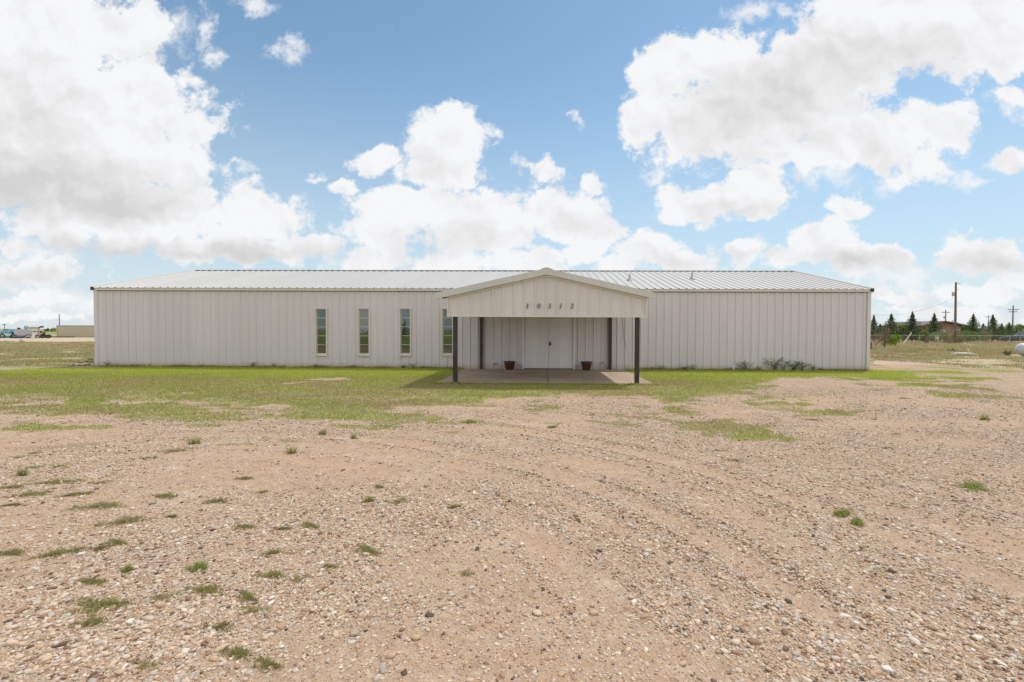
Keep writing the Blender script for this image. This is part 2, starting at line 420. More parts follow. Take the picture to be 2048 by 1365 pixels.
def glass_mat():
    m, nt, p = material('window_glass')
    gl = nt.new('ShaderNodeBsdfGlossy'); gl.inputs['Roughness'].default_value = .015; gl.inputs['Color'].default_value = (.86, .95, .95, 1)
    pos = nt.new('ShaderNodeNewGeometry').outputs['Position']
    nt.put(gl.inputs['Normal'], nt.bump(nt.noise(pos, 1.4, 2, .5), .12, .02))
    p.inputs['Base Color'].default_value = (.012, .014, .013, 1); p.inputs['Roughness'].default_value = .1
    mx = nt.new('ShaderNodeMixShader'); mx.inputs[0].default_value = .11
    nt.l.new(p.outputs[0], mx.inputs[1]); nt.l.new(gl.outputs[0], mx.inputs[2])
    nt.l.new(mx.outputs[0], nt.n['Material Output'].inputs['Surface'])
    return m
m_glass = glass_mat()

def slab_mat():
    m, nt, p = material('red_tinted_concrete')
    pos = nt.new('ShaderNodeNewGeometry').outputs['Position']
    c = nt.ramp(nt.noise(pos, 1.1, 7, .65), [(.3, (.31, .22, .165)), (.5, (.38, .285, .22)), (.7, (.44, .345, .275))])
    c = nt.mix(nt.step(nt.noise(pos, 9, 6, .7), .6, .75), c, (.31, .19, .14))
    c = nt.mix(nt.step(nt.noise(nt.vmath('MULTIPLY', pos, (.8, 2.5, 1)), 1.2, 5, .6), .58, .72), c, (.27, .175, .135))
    nt.put(p.inputs['Base Color'], c); p.inputs['Roughness'].default_value = .85; p.inputs['Specular IOR Level'].default_value = .2
    nt.put(p.inputs['Normal'], nt.bump(nt.noise(pos, 60, 4, .7), .3, .004))
    return m
m_slab = slab_mat()

# ================================================================== GROUND
def axis(segs):
    out = []
    for a, b, st in segs: out += list(np.arange(a, b, st))
    return np.array(out + [segs[-1][1]])
xs = axis([(-4000, -600, 400), (-600, -100, 50), (-100, -30, 3), (-30, -12, .25), (-12, 12, .07), (12, 30, .25), (30, 100, 3), (100, 600, 50), (600, 4000, 400)])
ys = axis([(-3000, -300, 300), (-300, -30, 30), (-30, -2, 2), (-2, 1, .5), (1, 9, .055), (9, 18, .09), (18, 30, .25), (30, 100, 1.5), (100, 600, 25), (600, 5000, 400)])
GX, GY = np.meshgrid(xs, ys)
gx, gy = GX.ravel(), GY.ravel()
near = (np.abs(gx) < 60) & (gy > -30) & (gy < 90)
cov = np.zeros_like(gx); soil = np.zeros_like(gx)
cov[near] = lawn_cover(gx[near], gy[near])
sl = ruts(gx[near], gy[near])*.75 + sstep(fbm(gx[near], gy[near]*1.4, .55, 5, 30), .46, .66)*.8
for b, s in SOIL: sl = np.maximum(sl, sstep(blob(b, gx[near], gy[near]), -.2, .6)*s)
soil[near] = np.clip(sl, 0, 1)
field = field_mask(gx, gy)
# gravel drive that runs on past the right corner
drive = sdf(poly_px([(1738, 722), (1830, 727), (1930, 737), (2060, 744), (2300, 752), (2500, 780), (1900, 790), (1850, 755), (1738, 741)]), gx, gy)
drv = sstep(drive + (fbm(gx, gy, .8, 3, 33)-.5)*1.6, -.3, .5)
field = field*(1-drv*.9)
cov = cov*(1-sstep(field, .3, .9))
road = sstep(gx*-1, 14, 20)*(sstep(gy, 53, 57)*(1-sstep(gy, 70, 76)))*.85*(.6+.7*fbm(gx, gy, .1, 3, 34))
road = np.maximum(road, (gx > 12)*sstep(gy, 20, 23)*(1-sstep(gy, 29, 33))*sstep(fbm(gx*.35, gy, .35, 4, 35), .45, .62)*.5)
green = np.clip(sstep(-gy, 1.5, 4) + (gx < 0)*sstep(gy, 105, 125) + (gx > 0)*sstep(gy, 120, 150), 0, 1)*.9
dryness = np.clip(sstep(17.2-gy, 0, 6)*.55 + (fbm(gx, gy*1.5, .5, 4, 36)-.5)*1.6, 0, 1)
gz = height(gx, gy)
nx, ny = len(xs), len(ys)
ii = (np.arange(ny-1)[:, None]*nx + np.arange(nx-1)[None, :]).ravel()
quads = np.stack([ii, ii+1, ii+1+nx, ii+nx], 1)
ground = np_mesh('ground', np.stack([gx, gy, gz], 1), quads, m_ground, smooth=True, quads=True,
                 attrs=dict(grass=cov, soil=soil, field=field, road=np.clip(road, 0, 1), green=green, dryness=dryness))
tag(ground, 'tan gravel yard running into patchy lawn and a rough dry field', 'ground', kind='structure')

# ---- pebbles
import bmesh as _bm
def ico(sub):
    b = _bm.new(); _bm.ops.create_icosphere(b, subdivisions=sub, radius=1.0)
    v = np.array([x.co[:] for x in b.verts]); f = np.array([[q.index for q in t.verts] for t in b.faces]); b.free(); return v, f
def pebbles(n_try, y0, y1, sub, rmed, rsig, rmax, dens_fn):
    V, Fc = ico(sub)
    y = np.sqrt(rng.uniform(y0*y0, y1*y1, n_try)); x = rng.uniform(-1.32, 1.32, n_try)*y
    x += rng.uniform(-.5, .5, n_try)
    ok = rng.random(n_try) < dens_fn(x, y)
    x, y = x[ok], y[ok]; n = len(x)
    r = np.minimum(rmed*np.exp(rng.normal(0, rsig, n)), rmax)
    sx = r*rng.uniform(1.0, 1.5, n); sy = r*rng.uniform(.75, 1.05, n); sz = r*rng.uniform(.4, .75, n)
    P = np.repeat(V[None], n, 0)*(1 + rng.normal(0, .12 if sub > 1 else .17, (n, len(V), 1)))
    P[..., 0] *= sx[:, None]; P[..., 1] *= sy[:, None]; P[..., 2] *= sz[:, None]
    a = rng.normal(0, .22, n); ca, sa = np.cos(a)[:, None], np.sin(a)[:, None]
    px, pz = P[..., 0]*ca - P[..., 2]*sa, P[..., 0]*sa + P[..., 2]*ca
    a = rng.uniform(0, 2*np.pi, n); ca, sa = np.cos(a)[:, None], np.sin(a)[:, None]
    qx, qy = px*ca - P[..., 1]*sa, px*sa + P[..., 1]*ca
    z = height(x, y) + sz*rng.uniform(-.25, .5, n)
    P = np.stack([qx + x[:, None], qy + y[:, None], pz + z[:, None]], -1)
    T = Fc[None] + (np.arange(n)*len(V))[:, None, None]
    tint = np.clip(rng.beta(1.6, 1.5, n) + (rng.random(n) < .04)*-.5, 0, 1)
    return P.reshape(-1, 3), T.reshape(-1, 3), np.repeat(tint, len(V))
def dens(x, y):
    d = 1 - .85*np.clip(ruts(x, y)*.9 + sstep(fbm(x, y*1.4, .55, 5, 30), .42, .62)*.9, 0, 1)
    d = d*(.40+1.0*fbm(x, y, 2.3, 3, 77)) + .6*berms(x, y)
    return d*(1-.9*lawn_cover(x, y))
sets = [pebbles(34000, 1.45, 2.6, 2, .0054, .50, .021, dens),
        pebbles(64000, 2.6, 4.2, 1, .0064, .45, .022, dens),
        pebbles(34000, 1.45, 3.2, 1, .0040, .3, .007, lambda x, y: np.ones_like(x)),
        pebbles(125000, 4.2, 7.6, 1, 0.0070, .42, .022, dens),
        pebbles(95000, 7.5, 12.4, 1, .0095, .4, .025, lambda x, y: dens(x, y)*.9)]
off = 0; VV, TT, CC = [], [], []
for v, t, c in sets: VV.append(v); TT.append(t+off); CC.append(c); off += len(v)
gravel = np_mesh('gravel', np.concatenate(VV), np.concatenate(TT), m_pebble, tint=np.concatenate(CC), smooth=True)
tag(gravel, 'loose rounded tan, grey and cream pebbles covering the yard', 'gravel', kind='stuff')

# ---- blades
def blades(x, y, z, hgt, wid, lean, tint, seed_dir=None):
    n = len(x); a = rng.uniform(0, 2*np.pi, n); b = rng.uniform(0, 2*np.pi, n)
    dx, dy = np.cos(a)*wid/2, np.sin(a)*wid/2
    lx, ly = np.cos(b)*lean*hgt, np.sin(b)*lean*hgt
    p0 = np.stack([x-dx, y-dy, z], -1); p1 = np.stack([x+dx, y+dy, z], -1)
    m0 = np.stack([x-dx*.7+lx*.35, y-dy*.7+ly*.35, z+hgt*.6], -1); m1 = np.stack([x+dx*.7+lx*.35, y+dy*.7+ly*.35, z+hgt*.6], -1)
    p2 = np.stack([x+lx, y+ly, z+hgt*np.sqrt(np.clip(1-.3*lean**2, .3, 1))], -1)
    V = np.stack([p0, p1, m0, m1, p2], 1).reshape(-1, 3)
    i = (np.arange(n)*5)[:, None]
    T = np.concatenate([i+np.array([[0, 1, 3]]), i+np.array([[0, 3, 2]]), i+np.array([[2, 3, 4]])], 1).reshape(-1, 3)
    return V, T, np.repeat(tint, 5)
n = 520000
x = rng.uniform(-22, 18, n); y = rng.uniform(6.0, 17.83, n)
cv = lawn_cover(x, y)*(1-field_mask(x, y))
clump = fbm(x, y, 5., 2, 50)
ok = (rng.random(n) < sstep(cv + (clump-.5)*.6, .15, .8)*.95)
slabhit = (x > -3.05) & (x < 3.2) & (y > D-5.02)
ok &= ~slabhit
x, y, cv = x[ok], y[ok], cv[ok]
hh = rng.uniform(.018, .05, len(x))*(.6+.6*cv) + .03*sstep(y, 17.3, 17.8)
brown = fbm(x, y*1.6, .6, 4, 51)
green_up = sstep(y, 12.5, 16.)
tint = np.clip(rng.normal(.55, .17, len(x)) + .40*green_up - .06 - .5*sstep(brown, .5, .68)*(1-.85*green_up), 0, 1)
stalk = rng.random(len(x)) < .012                                  # seed stalks standing above the turf
hh = np.where(stalk, rng.uniform(.07, .13, len(x)), hh); tint = np.where(stalk, rng.uniform(.0, .25, len(x)), tint)
V, T, C = blades(x, y, height(x, y)-.004, hh, rng.uniform(.006, .013, len(x)), rng.uniform(.2, 1.0, len(x)), tint)
grass = np_mesh('lawn_grass', V, T, m_grass, tint=C)
tag(grass, 'short patchy yellow-green lawn between the gravel and the building', 'grass', kind='stuff')

# ---- dry tufted growth of the field
n = 260000
y = np.concatenate([rng.uniform(17.5, 40, n//2), rng.uniform(35, 74, n//2)])
x = np.where(rng.random(n) < .5, -rng.uniform(.93, 1.35, n)*y, rng.uniform(.62, 1.3, n)*y)
fm = field_mask(x, y)*(1-sstep(sdf(poly_px([(1738, 722), (1830, 727), (1930, 737), (2060, 744), (2300, 752), (2500, 780), (1900, 790), (1850, 755), (1738, 741)]), x, y), -.3, .4))
clump = fbm(x, y, .9, 3, 60)
tall = (x > 0)*sstep(y, 27, 33)*1. + (x < 0)*.18
ok = (rng.random(n) < fm*sstep(clump, .38, .6)) & ~((x < 0) & (y > 52))
x, y, clump, tall = x[ok], y[ok], clump[ok], tall[ok]
hh = rng.uniform(.05, .13, len(x))*(1+3.0*tall*clump)
tint = np.clip(fbm(x, y, .25, 3, 61)*1.5-.25 + rng.normal(0, .16, len(x)), 0, 1)
V, T, C = blades(x, y, height(x, y)-.01, hh, rng.uniform(.010, .026, len(x))*(1+y/50), rng.uniform(.2, .9, len(x)), tint)
dry = np_mesh('field_grass', V, T, m_dry, tint=C)
tag(dry, 'dry straw-coloured and olive tufts over the rough field either side of the building', 'grass', kind='stuff')

# ================================================================== BUILDING
RS = .3048
def sheet(o_map, s0, s1, tb, tt, phase=0., holes=(), rib=.03, mb=None, top=None, minor=True):
    """ribbed sheet in (s, t, n) coordinates, ribs every foot, with rectangular openings"""
    mb = mb or MB()
    pts = {}
    k0 = int(math.floor((s0-phase)/RS))-1; k1 = int(math.ceil((s1-phase)/RS))+1
    prof = []
    for k in range(k0, k1+1):
        c = phase + k*RS
        prof += [(c-.040, 0), (c-.016, rib), (c+.016, rib), (c+.040, 0)]
        if minor:
            for m_ in (.105, .20):
                prof += [(c+m_-.016, 0), (c+m_-.006, .004), (c+m_+.006, .004), (c+m_+.016, 0)]
    prof.sort()
    def nval(s):
        for (a, na), (b, nb) in zip(prof, prof[1:]):
            if a <= s <= b: return na + (nb-na)*((s-a)/(b-a) if b > a else 0)
        return 0
    ss = [s for s, _ in prof if s0 < s < s1] + [s0, s1]
    for h in holes: ss += [h[0], h[1]]
    if top: ss += [top]
    ss = sorted(set(round(s, 5) for s in ss if s0-1e-6 <= s <= s1+1e-6))
    for a, b in zip(ss, ss[1:]):
        na, nb = nval(a+1e-6), nval(b-1e-6); mid = (a+b)/2
        cuts = [(tb(a), tb(b), tt(a), tt(b))]
        segs = []
        hs = sorted([h for h in holes if h[0] <= mid <= h[1]], key=lambda h: h[2])
        lo_a, lo_b = tb(a), tb(b)
        for h in hs:
            if h[2] > lo_a + 1e-5: segs.append((lo_a, lo_b, h[2], h[2]))
            lo_a = lo_b = h[3]
        segs.append((lo_a, lo_b, tt(a), tt(b)))
        for la, lb, ua, ub in segs:
            mb.add([o_map(a, la, na), o_map(b, lb, nb), o_map(b, ub, nb), o_map(a, ua, na)], [(0, 1, 2, 3)])
    return mb

X0, X1 = -17.886, 12.595
DEPTH = 5.4766
EZ, RZ = 3.17, 4.56
bld = empty('metal_building', ((X0+X1)/2, D, 0))
tag(bld, 'long low white ribbed metal building with gabled porch and tall narrow windows', 'building')
BO = Vector(bld.location)
def kid(o):                                          # keep world placement when parented to the building
    o.parent = bld; o.location = Vector(o.location) - BO; return o
# windows (left edge px, right edge px, top, bottom read on the wall plane)
WIN = []
for l, r, t, b in ((630.5, 655.5, 616, 710.4), (715.8, 740.8, 616, 710.4), (798.6, 823.4, 616, 710), (883, 908, 616, 709.8)):
    a = at(l, t, D); c = at(r, b, D); WIN.append((a[0], c[0], c[2], a[2]))
dl = at(1045.5, 700, D)[0]; dr = at(1149, 700, D)[0]; DT = 2.09
holes = [(w[0]+.03, w[1]-.03, w[2]+.03, w[3]-.03) for w in WIN] + [(dl, dr, -.2, DT)]
wm = sheet(lambda s, t, n: (s, D-n, t), X0, X1, lambda s: -.03, lambda s: EZ, phase=X0+.40, holes=holes)
kid(wm.build('front_wall', m_wall))
w = sheet(lambda s, t, n: (X0-n, s, t), D+.02, D+2*DEPTH, lambda s: -.03, lambda s: EZ + (RZ-EZ)*(1-abs(s-D-DEPTH)/DEPTH) - .03, phase=D+.15, top=D+DEPTH, minor=False)
kid(w.build('side_wall', m_wall))
w = sheet(lambda s, t, n: (X1+n, s, t), D+.02, D+2*DEPTH, lambda s: -.03, lambda s: EZ + (RZ-EZ)*(1-abs(s-D-DEPTH)/DEPTH) - .03, phase=D+.15, top=D+DEPTH, minor=False)
kid(w.build('side_wall', m_wall))
w = sheet(lambda s, t, n: (s, D+2*DEPTH+n, t), X0, X1, lambda s: -.03, lambda s: EZ, phase=X0+.4, minor=False)
kid(w.build('back_wall', m_wall))
# roof sheets
slope = (RZ-EZ)/DEPTH
OV = .085
for side in (0, 1):
    def rm(s, t, n, side=side):
        yy = D - OV + t if side == 0 else D + 2*DEPTH + OV - t
        nn = 1/math.sqrt(1+slope*slope)
        return (s, yy + (-1 if side == 0 else 1)*n*slope*nn, EZ + .035 + (t-OV)*slope + n*nn)
    r = sheet(rm, X0-.06, X1+.06, lambda s: 0, lambda s: DEPTH+OV, phase=X0+.30, rib=.030, minor=False)
    kid(r.build('roof_sheet', m_roof))
c = MB()
for sg in (-1, 1):
    c.add([(X0-.07, D+DEPTH, RZ+.085), (X1+.07, D+DEPTH, RZ+.085), (X1+.07, D+DEPTH+sg*.17, RZ+.085-.17*slope), (X0-.07, D+DEPTH+sg*.17, RZ+.085-.17*slope)], [(0, 1, 2, 3)])
kid(c.build('ridge_cap', m_roof))
# eave trim, dark strip coloured as the shade under the rib ends, corner trims, end caps
kid(MB().box(X0-.035, X1+.035, D-.062, D-.032, EZ-.085, EZ+.018).box(X0-.035, X1+.035, D-.075, D-.062, EZ-.085, EZ-.073).build('eave_trim', m_trim))
kid(MB().box(X0+.03, X1-.03, D-.031, D-.005, EZ-.105, EZ+.028).build('eave_shade_strip', m_eave_shade))
for x_, sg in ((X0, -1), (X1, 1)):
    kid(MB().box(min(x_-sg*.10, x_+sg*.036), max(x_-sg*.10, x_+sg*.036), D-.036, D-.031, -.03, EZ-.087).box(min(x_+sg*.033, x_+sg*.037), max(x_+sg*.033, x_+sg*.037), D-.030, D+.12, -.03, EZ-.087).build('corner_trim', m_wall))
    c = MB()
    for (ya, za), (yb, zb) in (((D-.10, EZ+.03), (D+DEPTH, RZ+.055)), ((D+DEPTH, RZ+.055), (D+2*DEPTH+.1, EZ+.03))):
        xa, xb = sorted((x_+sg*.040, x_+sg*.085))
        c.add([(xa, ya, za-.13), (xb, ya, za-.13), (xb, yb, zb-.13), (xa, yb, zb-.13), (xa, ya, za+.03), (xb, ya, za+.03), (xb, yb, zb+.03), (xa, yb, zb+.03)],
              [(0,3,2,1),(4,5,6,7),(0,1,5,4),(1,2,6,5),(2,3,7,6),(3,0,4,7)])
    kid(c.build('rake_trim', m_trim))
    xa, xb = sorted((x_-sg*.02, x_+sg*.095))
    kid(MB().box(xa, xb, D-.105, D-.078, EZ-.075, EZ+.05).build('gutter_end', m_post))
# base trim
kid(MB().box(X0-.02, dl-.05, D-.045, D-.033, -.03, .02).box(dr+.05, X1+.02, D-.045, D-.033, -.03, .02).build('base_trim', m_wall))
# windows
for (a, b, z0, z1) in WIN:
    fr = empty('window', ((a+b)/2, D, z0)); fr.parent = bld; fr.location = Vector(fr.location)-BO
    W_ = (b-a)/2; Hh = z1-z0
    # casing: flat trim standing proud of the ribs
    cs = MB().box(-W_, -W_+.045, -.050, .04, 0, Hh).box(W_-.045, W_, -.050, .04, 0, Hh).box(-W_+.045, W_-.045, -.050, .04, Hh-.045, Hh)
    cs.box(-W_-.012, W_+.012, -.062, .04, -.045, 0).box(-W_+.045, W_-.045, -.044, .04, 0, .045)
    cs.build('frame', m_trim, fr)
    sash = MB().box(-W_+.047, -W_+.075, .004, .03, .047, Hh-.047).box(W_-.075, W_-.047, .004, .03, .047, Hh-.047)
    gz0, gz1 = .047, Hh-.047
    for k in range(6):
        zz = gz0 + (gz1-gz0)*k/5
        hb = .016 if 0 < k < 5 else .02
        zz = min(max(zz, gz0+hb/2), gz1-hb/2)
        sash.box(-W_+.075, W_-.075, .006, .028, zz-hb/2, zz+hb/2)
    sash.build('glazing_bar', m_muntin, fr)
    MB().box(-W_+.047, W_-.047, .016, .022, .047, Hh-.047).build('pane', m_glass, fr)
# dark interior behind the windows is closed off by the opaque panes; double door
door = empty('double_door', ((dl+dr)/2, D, .045)); door.parent = bld; door.location = Vector(door.location)-BO
hw = (dr-dl)/2
MB().box(-hw-.03, -hw+.05, -.048, .10, -.04, DT-.02).box(hw-.05, hw+.03, -.048, .10, -.04, DT-.02).box(-hw+.05, hw-.05, -.044, .10, DT-.09, DT-.02).build('door_frame', m_door, door)
for sg in (-1, 1):
    a, b = sorted((sg*.003, sg*(hw-.056)))
    lf = MB().box(a, b, .03, .075, .028, DT-.094).build('door_leaf', m_door, door, bevel=.003)
MB().box(.003, .035, .022, .0295, .03, DT-.10).build('astragal', m_door, door)
MB().box(-hw+.052, hw-.052, -.05, .10, -.03, .022).build('threshold', m_threshold, door)
lb = at(1100.4, 687.5, D)
lbz = lb[2]-.045; lbx = lb[0]-(dl+dr)/2
MB().box(lbx-.036, lbx+.036, -.02, .0215, lbz-.075, lbz+.045).tube([(lbx-.02, 0, lbz+.045), (lbx-.018, 0, lbz+.085), (lbx, 0, lbz+.1), (lbx+.018, 0, lbz+.085), (lbx+.02, 0, lbz+.045)], .006, 6).build('lock_box', m_black, door, bevel=0)
MB().box(lbx-.022, lbx+.022, -.026, -.0205, lbz-.055, lbz+.01).build('keypad', m_threshold, door)
for zz in (.25, 1.0, 1.75):
    for sg in (-1, 1): MB().tube([(sg*(hw-.052), .022, zz-.05), (sg*(hw-.052), .022, zz+.05)], .009, 6).build('hinge', m_door, door)

# ---- porch
PY = D - 4.97                                             # front face of the porch gable
gl, gr = at(896.5, 615, PY)[0], at(1291, 615, PY)[0]
gb = at(1093, 634, PY)[2]
el, er = at(871, 598.5, PY-.1), at(1309, 598, PY-.1)
ap = at(1093, 537, PY-.1)
axm = ap[0]; exl, exr = el[0], er[0]; RK = .175           # rake trim depth
pz_e = (el[2]+er[2])/2 + RK*0.98
psl = (ap[2]-pz_e)/((exr-exl)/2)
rt = lambda s: ap[2] - abs(s-axm)*psl                     # top of the porch roof line
gs = sheet(lambda s, t, n: (s, PY-n, t), gl, gr, lambda s: gb+.04, lambda s: rt(s)-RK+.02, phase=axm, rib=.026, top=axm, minor=False)
kid(gs.build('porch_gable', m_gable))
gt = MB()
gt.box(gl-.03, gr+.03, PY-.055, PY+.02, gb-.012, gb+.045)
for s_a, s_b in ((gl-.03, axm), (axm, gr+.03)):
    za, zb = rt(s_a)-RK-.003, rt(s_b)-RK-.003
    gt.add([(s_a, PY-.045, za-.05), (s_b, PY-.045, zb-.05), (s_b, PY-.045, zb), (s_a, PY-.045, za), (s_a, PY-.001, za-.05), (s_b, PY-.001, zb-.05), (s_b, PY-.001, zb), (s_a, PY-.001, za)],
           [(0,1,2,3),(7,6,5,4),(0,4,5,1),(1,5,6,2),(2,6,7,3),(3,7,4,0)])
gt.box(gl-.03, gl+.012, PY-.040, PY+.02, gb+.045, rt(gl)-RK-.06).box(gr-.012, gr+.03, PY-.040, PY+.02, gb+.045, rt(gr)-RK-.06)
kid(gt.build('gable_trim', m_trim))
rk = MB()
for sg, ex in ((-1, exl), (1, exr)):
    p = [(axm, ap[2]), (ex, rt(ex)), (ex, rt(ex)-RK), (axm, ap[2]-RK)]
    rk.prism(p, PY-.125, PY-.105)
    q = [(axm, ap[2]-RK+.006), (ex, rt(ex)-RK+.006), (ex, rt(ex)-RK), (axm, ap[2]-RK)]
    rk.prism(q, PY-.1045, PY-.05)
kid(rk.build('porch_rake_trim', m_rake))
kid(MB().prism([(axm-.16, rt(axm-.16)+.008), (axm-.05, ap[2]+.014), (axm+.05, ap[2]+.014), (axm+.16, rt(axm+.16)+.008), (axm+.16, rt(axm+.16)+.003), (axm, ap[2]+.003), (axm-.16, rt(axm-.16)+.003)], PY-.13, D+.6).build('porch_ridge_cap', m_roof))
for sg, ex in ((-1, exl), (1, exr)):
    L = abs(ex-axm)-.14; nn = 1/math.sqrt(1+psl*psl)
    def pm(s, t, n, sg=sg): return (axm + sg*t + sg*n*psl*nn*0, s, ap[2]-.045 - t*psl + n*nn)
    r = sheet(pm, PY-.10, D+.35, lambda s: 0, lambda s: L, phase=PY+.05, rib=.032, minor=False)
    kid(r.build('porch_roof_sheet', m_roof))
    xa, xb = sorted((ex-sg*.14, ex-sg*.155))
    kid(MB().box(xa, xb, PY-.10, D-.05, rt(ex-sg*.14)-.10, rt(ex-sg*.14)-.045).build('porch_eave_trim', m_rake))
# frame under the porch roof
post_x = (at(910.7, 700, PY+.1)[0], at(1274, 700, PY+.1)[0])
bk_x = (at(962.3, 700, D-.10)[0], at(1220.3, 700, D-.10)[0])
for k in (0, 1):
    fx, bx = post_x[k], bk_x[k]
    kid(MB().box(fx-.058, fx+.058, PY+.04, PY+.156, .03, gb+.06).box(fx-.1, fx+.1, PY, PY+.2, .044, .052).build('porch_post', m_post))
    kid(MB().box(bx-.055, bx+.055, D-.152, D-.042, .03, rt(bx)-.12).build('porch_post', m_post))
    kid(MB().box(fx-.04, fx+.04, PY+.16, D-.16, rt(fx)-.33, rt(fx)-.14).build('porch_beam', m_post))
kid(MB().box(gl+.06, gr-.06, PY+.01, PY+.038, gb+.04, gb+.16).build('porch_beam', m_post))
pur = MB()
for k in range(6):
    yy = PY + .9*k + .3
    for sg, ex in ((-1, exl), (1, exr)):
        a = (axm, yy, ap[2]-.12); b = (ex-sg*.1, yy, rt(ex-sg*.1)-.12)
        pur.bar(a, b, .05, .08)
kid(pur.build('porch_rafter', m_post))
# house number, five slanted serif numerals
DIG = {
 '1': [[(-.10, .36, .03), (.0, .42, .07), (.06, .46, .10), (.04, .25, .13), (.0, -.0, .13), (-.03, -.25, .13), (-.05, -.44, .12)], [(-.17, -.47, .05), (.06, -.47, .05)]],
 '0': [[(.20*math.sin(a)*1.05, .45*math.cos(a), .05+.065*abs(math.sin(a))) for a in [i*math.pi/9 for i in range(19)]]],
 '3': [[(-.19, .28, .07), (-.10, .43, .07), (.06, .46, .08), (.17, .34, .12), (.12, .14, .09), (-.04, .04, .07), (.13, -.05, .10), (.18, -.22, .13), (.08, -.41, .09), (-.08, -.46, .07), (-.21, -.34, .10)]],
 '2': [[(-.18, .24, .09), (-.13, .38, .07), (0, .45, .06), (.12, .40, .10), (.17, .24, .13), (.10, .06, .10), (-.06, -.14, .07), (-.19, -.34, .06), (-.2, -.42, .06)], [(-.22, -.42, .07), (-.08, -.38, .09), (.06, -.44, .12), (.17, -.40, .07), (.21, -.28, .05)]],
}
for ch, px in zip('10312', (1054.9, 1077.9, 1099.0, 1121.6, 1144.4)):
    c = at(px, 612.3, PY-.03); sc_ = .145
    mb = MB()
    for st in DIG[ch]:
        P2 = [(x_+.12*z_, z_, max(w_*1.1, .075)) for x_, z_, w_ in st]
        for k, (a, b) in enumerate(zip(P2, P2[1:])):
            dx, dz = b[0]-a[0], b[1]-a[1]; L = math.hypot(dx, dz) or 1
            nx_, nz_ = -dz/L, dx/L
            q = [(a[0]+nx_*a[2]/2, a[1]+nz_*a[2]/2), (a[0]-nx_*a[2]/2, a[1]-nz_*a[2]/2), (b[0]-nx_*b[2]/2, b[1]-nz_*b[2]/2), (b[0]+nx_*b[2]/2, b[1]+nz_*b[2]/2)]
            y_f = -.012 - .0004*(k % 3)
            mb.prism([(u*sc_, v*sc_) for u, v in q], y_f, 0)
    o = mb.build('house_number', m_number, bld, loc=Vector((c[0], PY-.028, c[2]))-BO)
    o['label'] = 'black slanted numeral %s on the porch gable' % ch
# fittings on the wall
for i, (px, py) in enumerate(((989.3, 727), (1204, 726))):
    c = at(px, py, D-.03); e = empty('outlet_box', c); e.parent = bld; e.location = Vector(c)-BO
    MB().box(-.07, .07, -.045, .0, -.045, .045).build('cover', m_box, e, bevel=.008)
    MB().box(-.045, -.008, -.0495, -.046, -.025, .025).box(.008, .045, -.0495, -.046, -.025, .025).build('flap', m_threshold, e)
# roof vent pipes standing on the front slope
for px, pb, pt_ in ((1259, 562, 549), (1384, 559.5, 546)):
    yy = D + 2.2
    for _ in range(20):
        r = ray(px, pb); t = yy/r[1]; z = H + r[2]*t; yy = D + (z - EZ - .035)/slope if True else yy
        yy = .5*yy + .5*yy
        if yy < D+.3: yy = D+.3
        if yy > D+DEPTH: yy = D+DEPTH-.2
    # solve directly: z on roof = EZ+.035+(y-D)*slope, z on ray = H+r2*y/r1
    yy = (EZ+.035 - D*slope - H)/(r[2]/r[1]-slope)
    zz = EZ+.035+(yy-D)*slope; xx = r[0]*yy/r[1]
    hh_ = (pb-pt_)/F*yy
    v = empty('roof_vent', (xx, yy, zz)); v.parent = bld; v.location = Vector((xx, yy, zz))-BO
    MB().lathe([(.0, -.03), (.15, -.03), (.11, .05), (.06, .09), (.0, .09)], 14).build('flashing', m_flash, v, smooth=True)
    MB().lathe([(.045, .02), (.045, hh_), (.035, hh_), (.035, .03)], 12).build('pipe', m_galv, v, smooth=True)
# loose cable hanging on the wall right of the porch
cb = MB().tube([at(px, py, D-.06) for px, py in ((1241.5, 622), (1245, 640), (1246, 656), (1247, 670), (1249.5, 682), (1252, 689), (1251.5, 692))], .006, 5)
kid(cb.build('loose_cable', m_black))
cd = MB().tube([at(px, py, D-.05) for px, py in ((1209, 727), (1211, 727.5), (1212, 733), (1212, 739.5))], .009, 5)
kid(cd.build('outlet_conduit', m_box))

# ---- slab
sl0, sl1 = -3.044, 3.185
sm = MB()
jx = at(1095, 755, D-2.5)[0]
sm.box(sl0, jx-.014, D-5.05, D-.034, -.1, .045).box(jx+.014, sl1, D-5.05, D-.034, -.1, .045)
slab = sm.build('porch_slab', m_slab)
jo = MB().box(jx-.0135, jx+.0135, D-5.04, D-.035, -.1, .0435).build('joint', m_black, slab)
tag(slab, 'reddish brown concrete slab under the porch with a centre joint', 'slab', kind='structure')
slab.name = 'pavement'

# ---- pots
def pot(px, py, label):
    c = at(px, py, D-.42)
    e = empty('flower_pot', (c[0], D-.42, .046))
    tag(e, label, 'flower pot', 'brown pots either side of the door')
    MB().lathe([(.0, 0), (.135, 0), (.145, .015), (.175, .12), (.20, .24), (.212, .285), (.228, .29), (.230, .325), (.205, .328), (.195, .27), (.0, .262)], 28).build('pot_body', m_pot, e, smooth=True)
    MB().lathe([(0, .275), (.10, .272), (.196, .266)], 20).build('potting_soil', m_potsoil, e, smooth=True)
pot(1019.2, 735, 'brown clay pot on the porch slab left of the double door')
pot(1173.0, 735, 'brown clay pot on the porch slab right of the double door')

# standpipe at the wall
c = at(1467, 738, D-.22)
e = empty('standpipe', (c[0], D-.22, .03)); tag(e, 'short white plastic pipe stub against the right half of the wall', 'pipe')
MB().tube([(0, 0, 0), (0, 0, .15), (-.01, 0, .18), (-.045, -.01, .2)], .03, 10).build('pipe', m_whiteplastic, e, smooth=True)
MB().lathe([(.0, .0), (.04, .0), (.04, .04), (.0, .04)], 12, (0, 0, .10)).build('coupling', m_box, e)

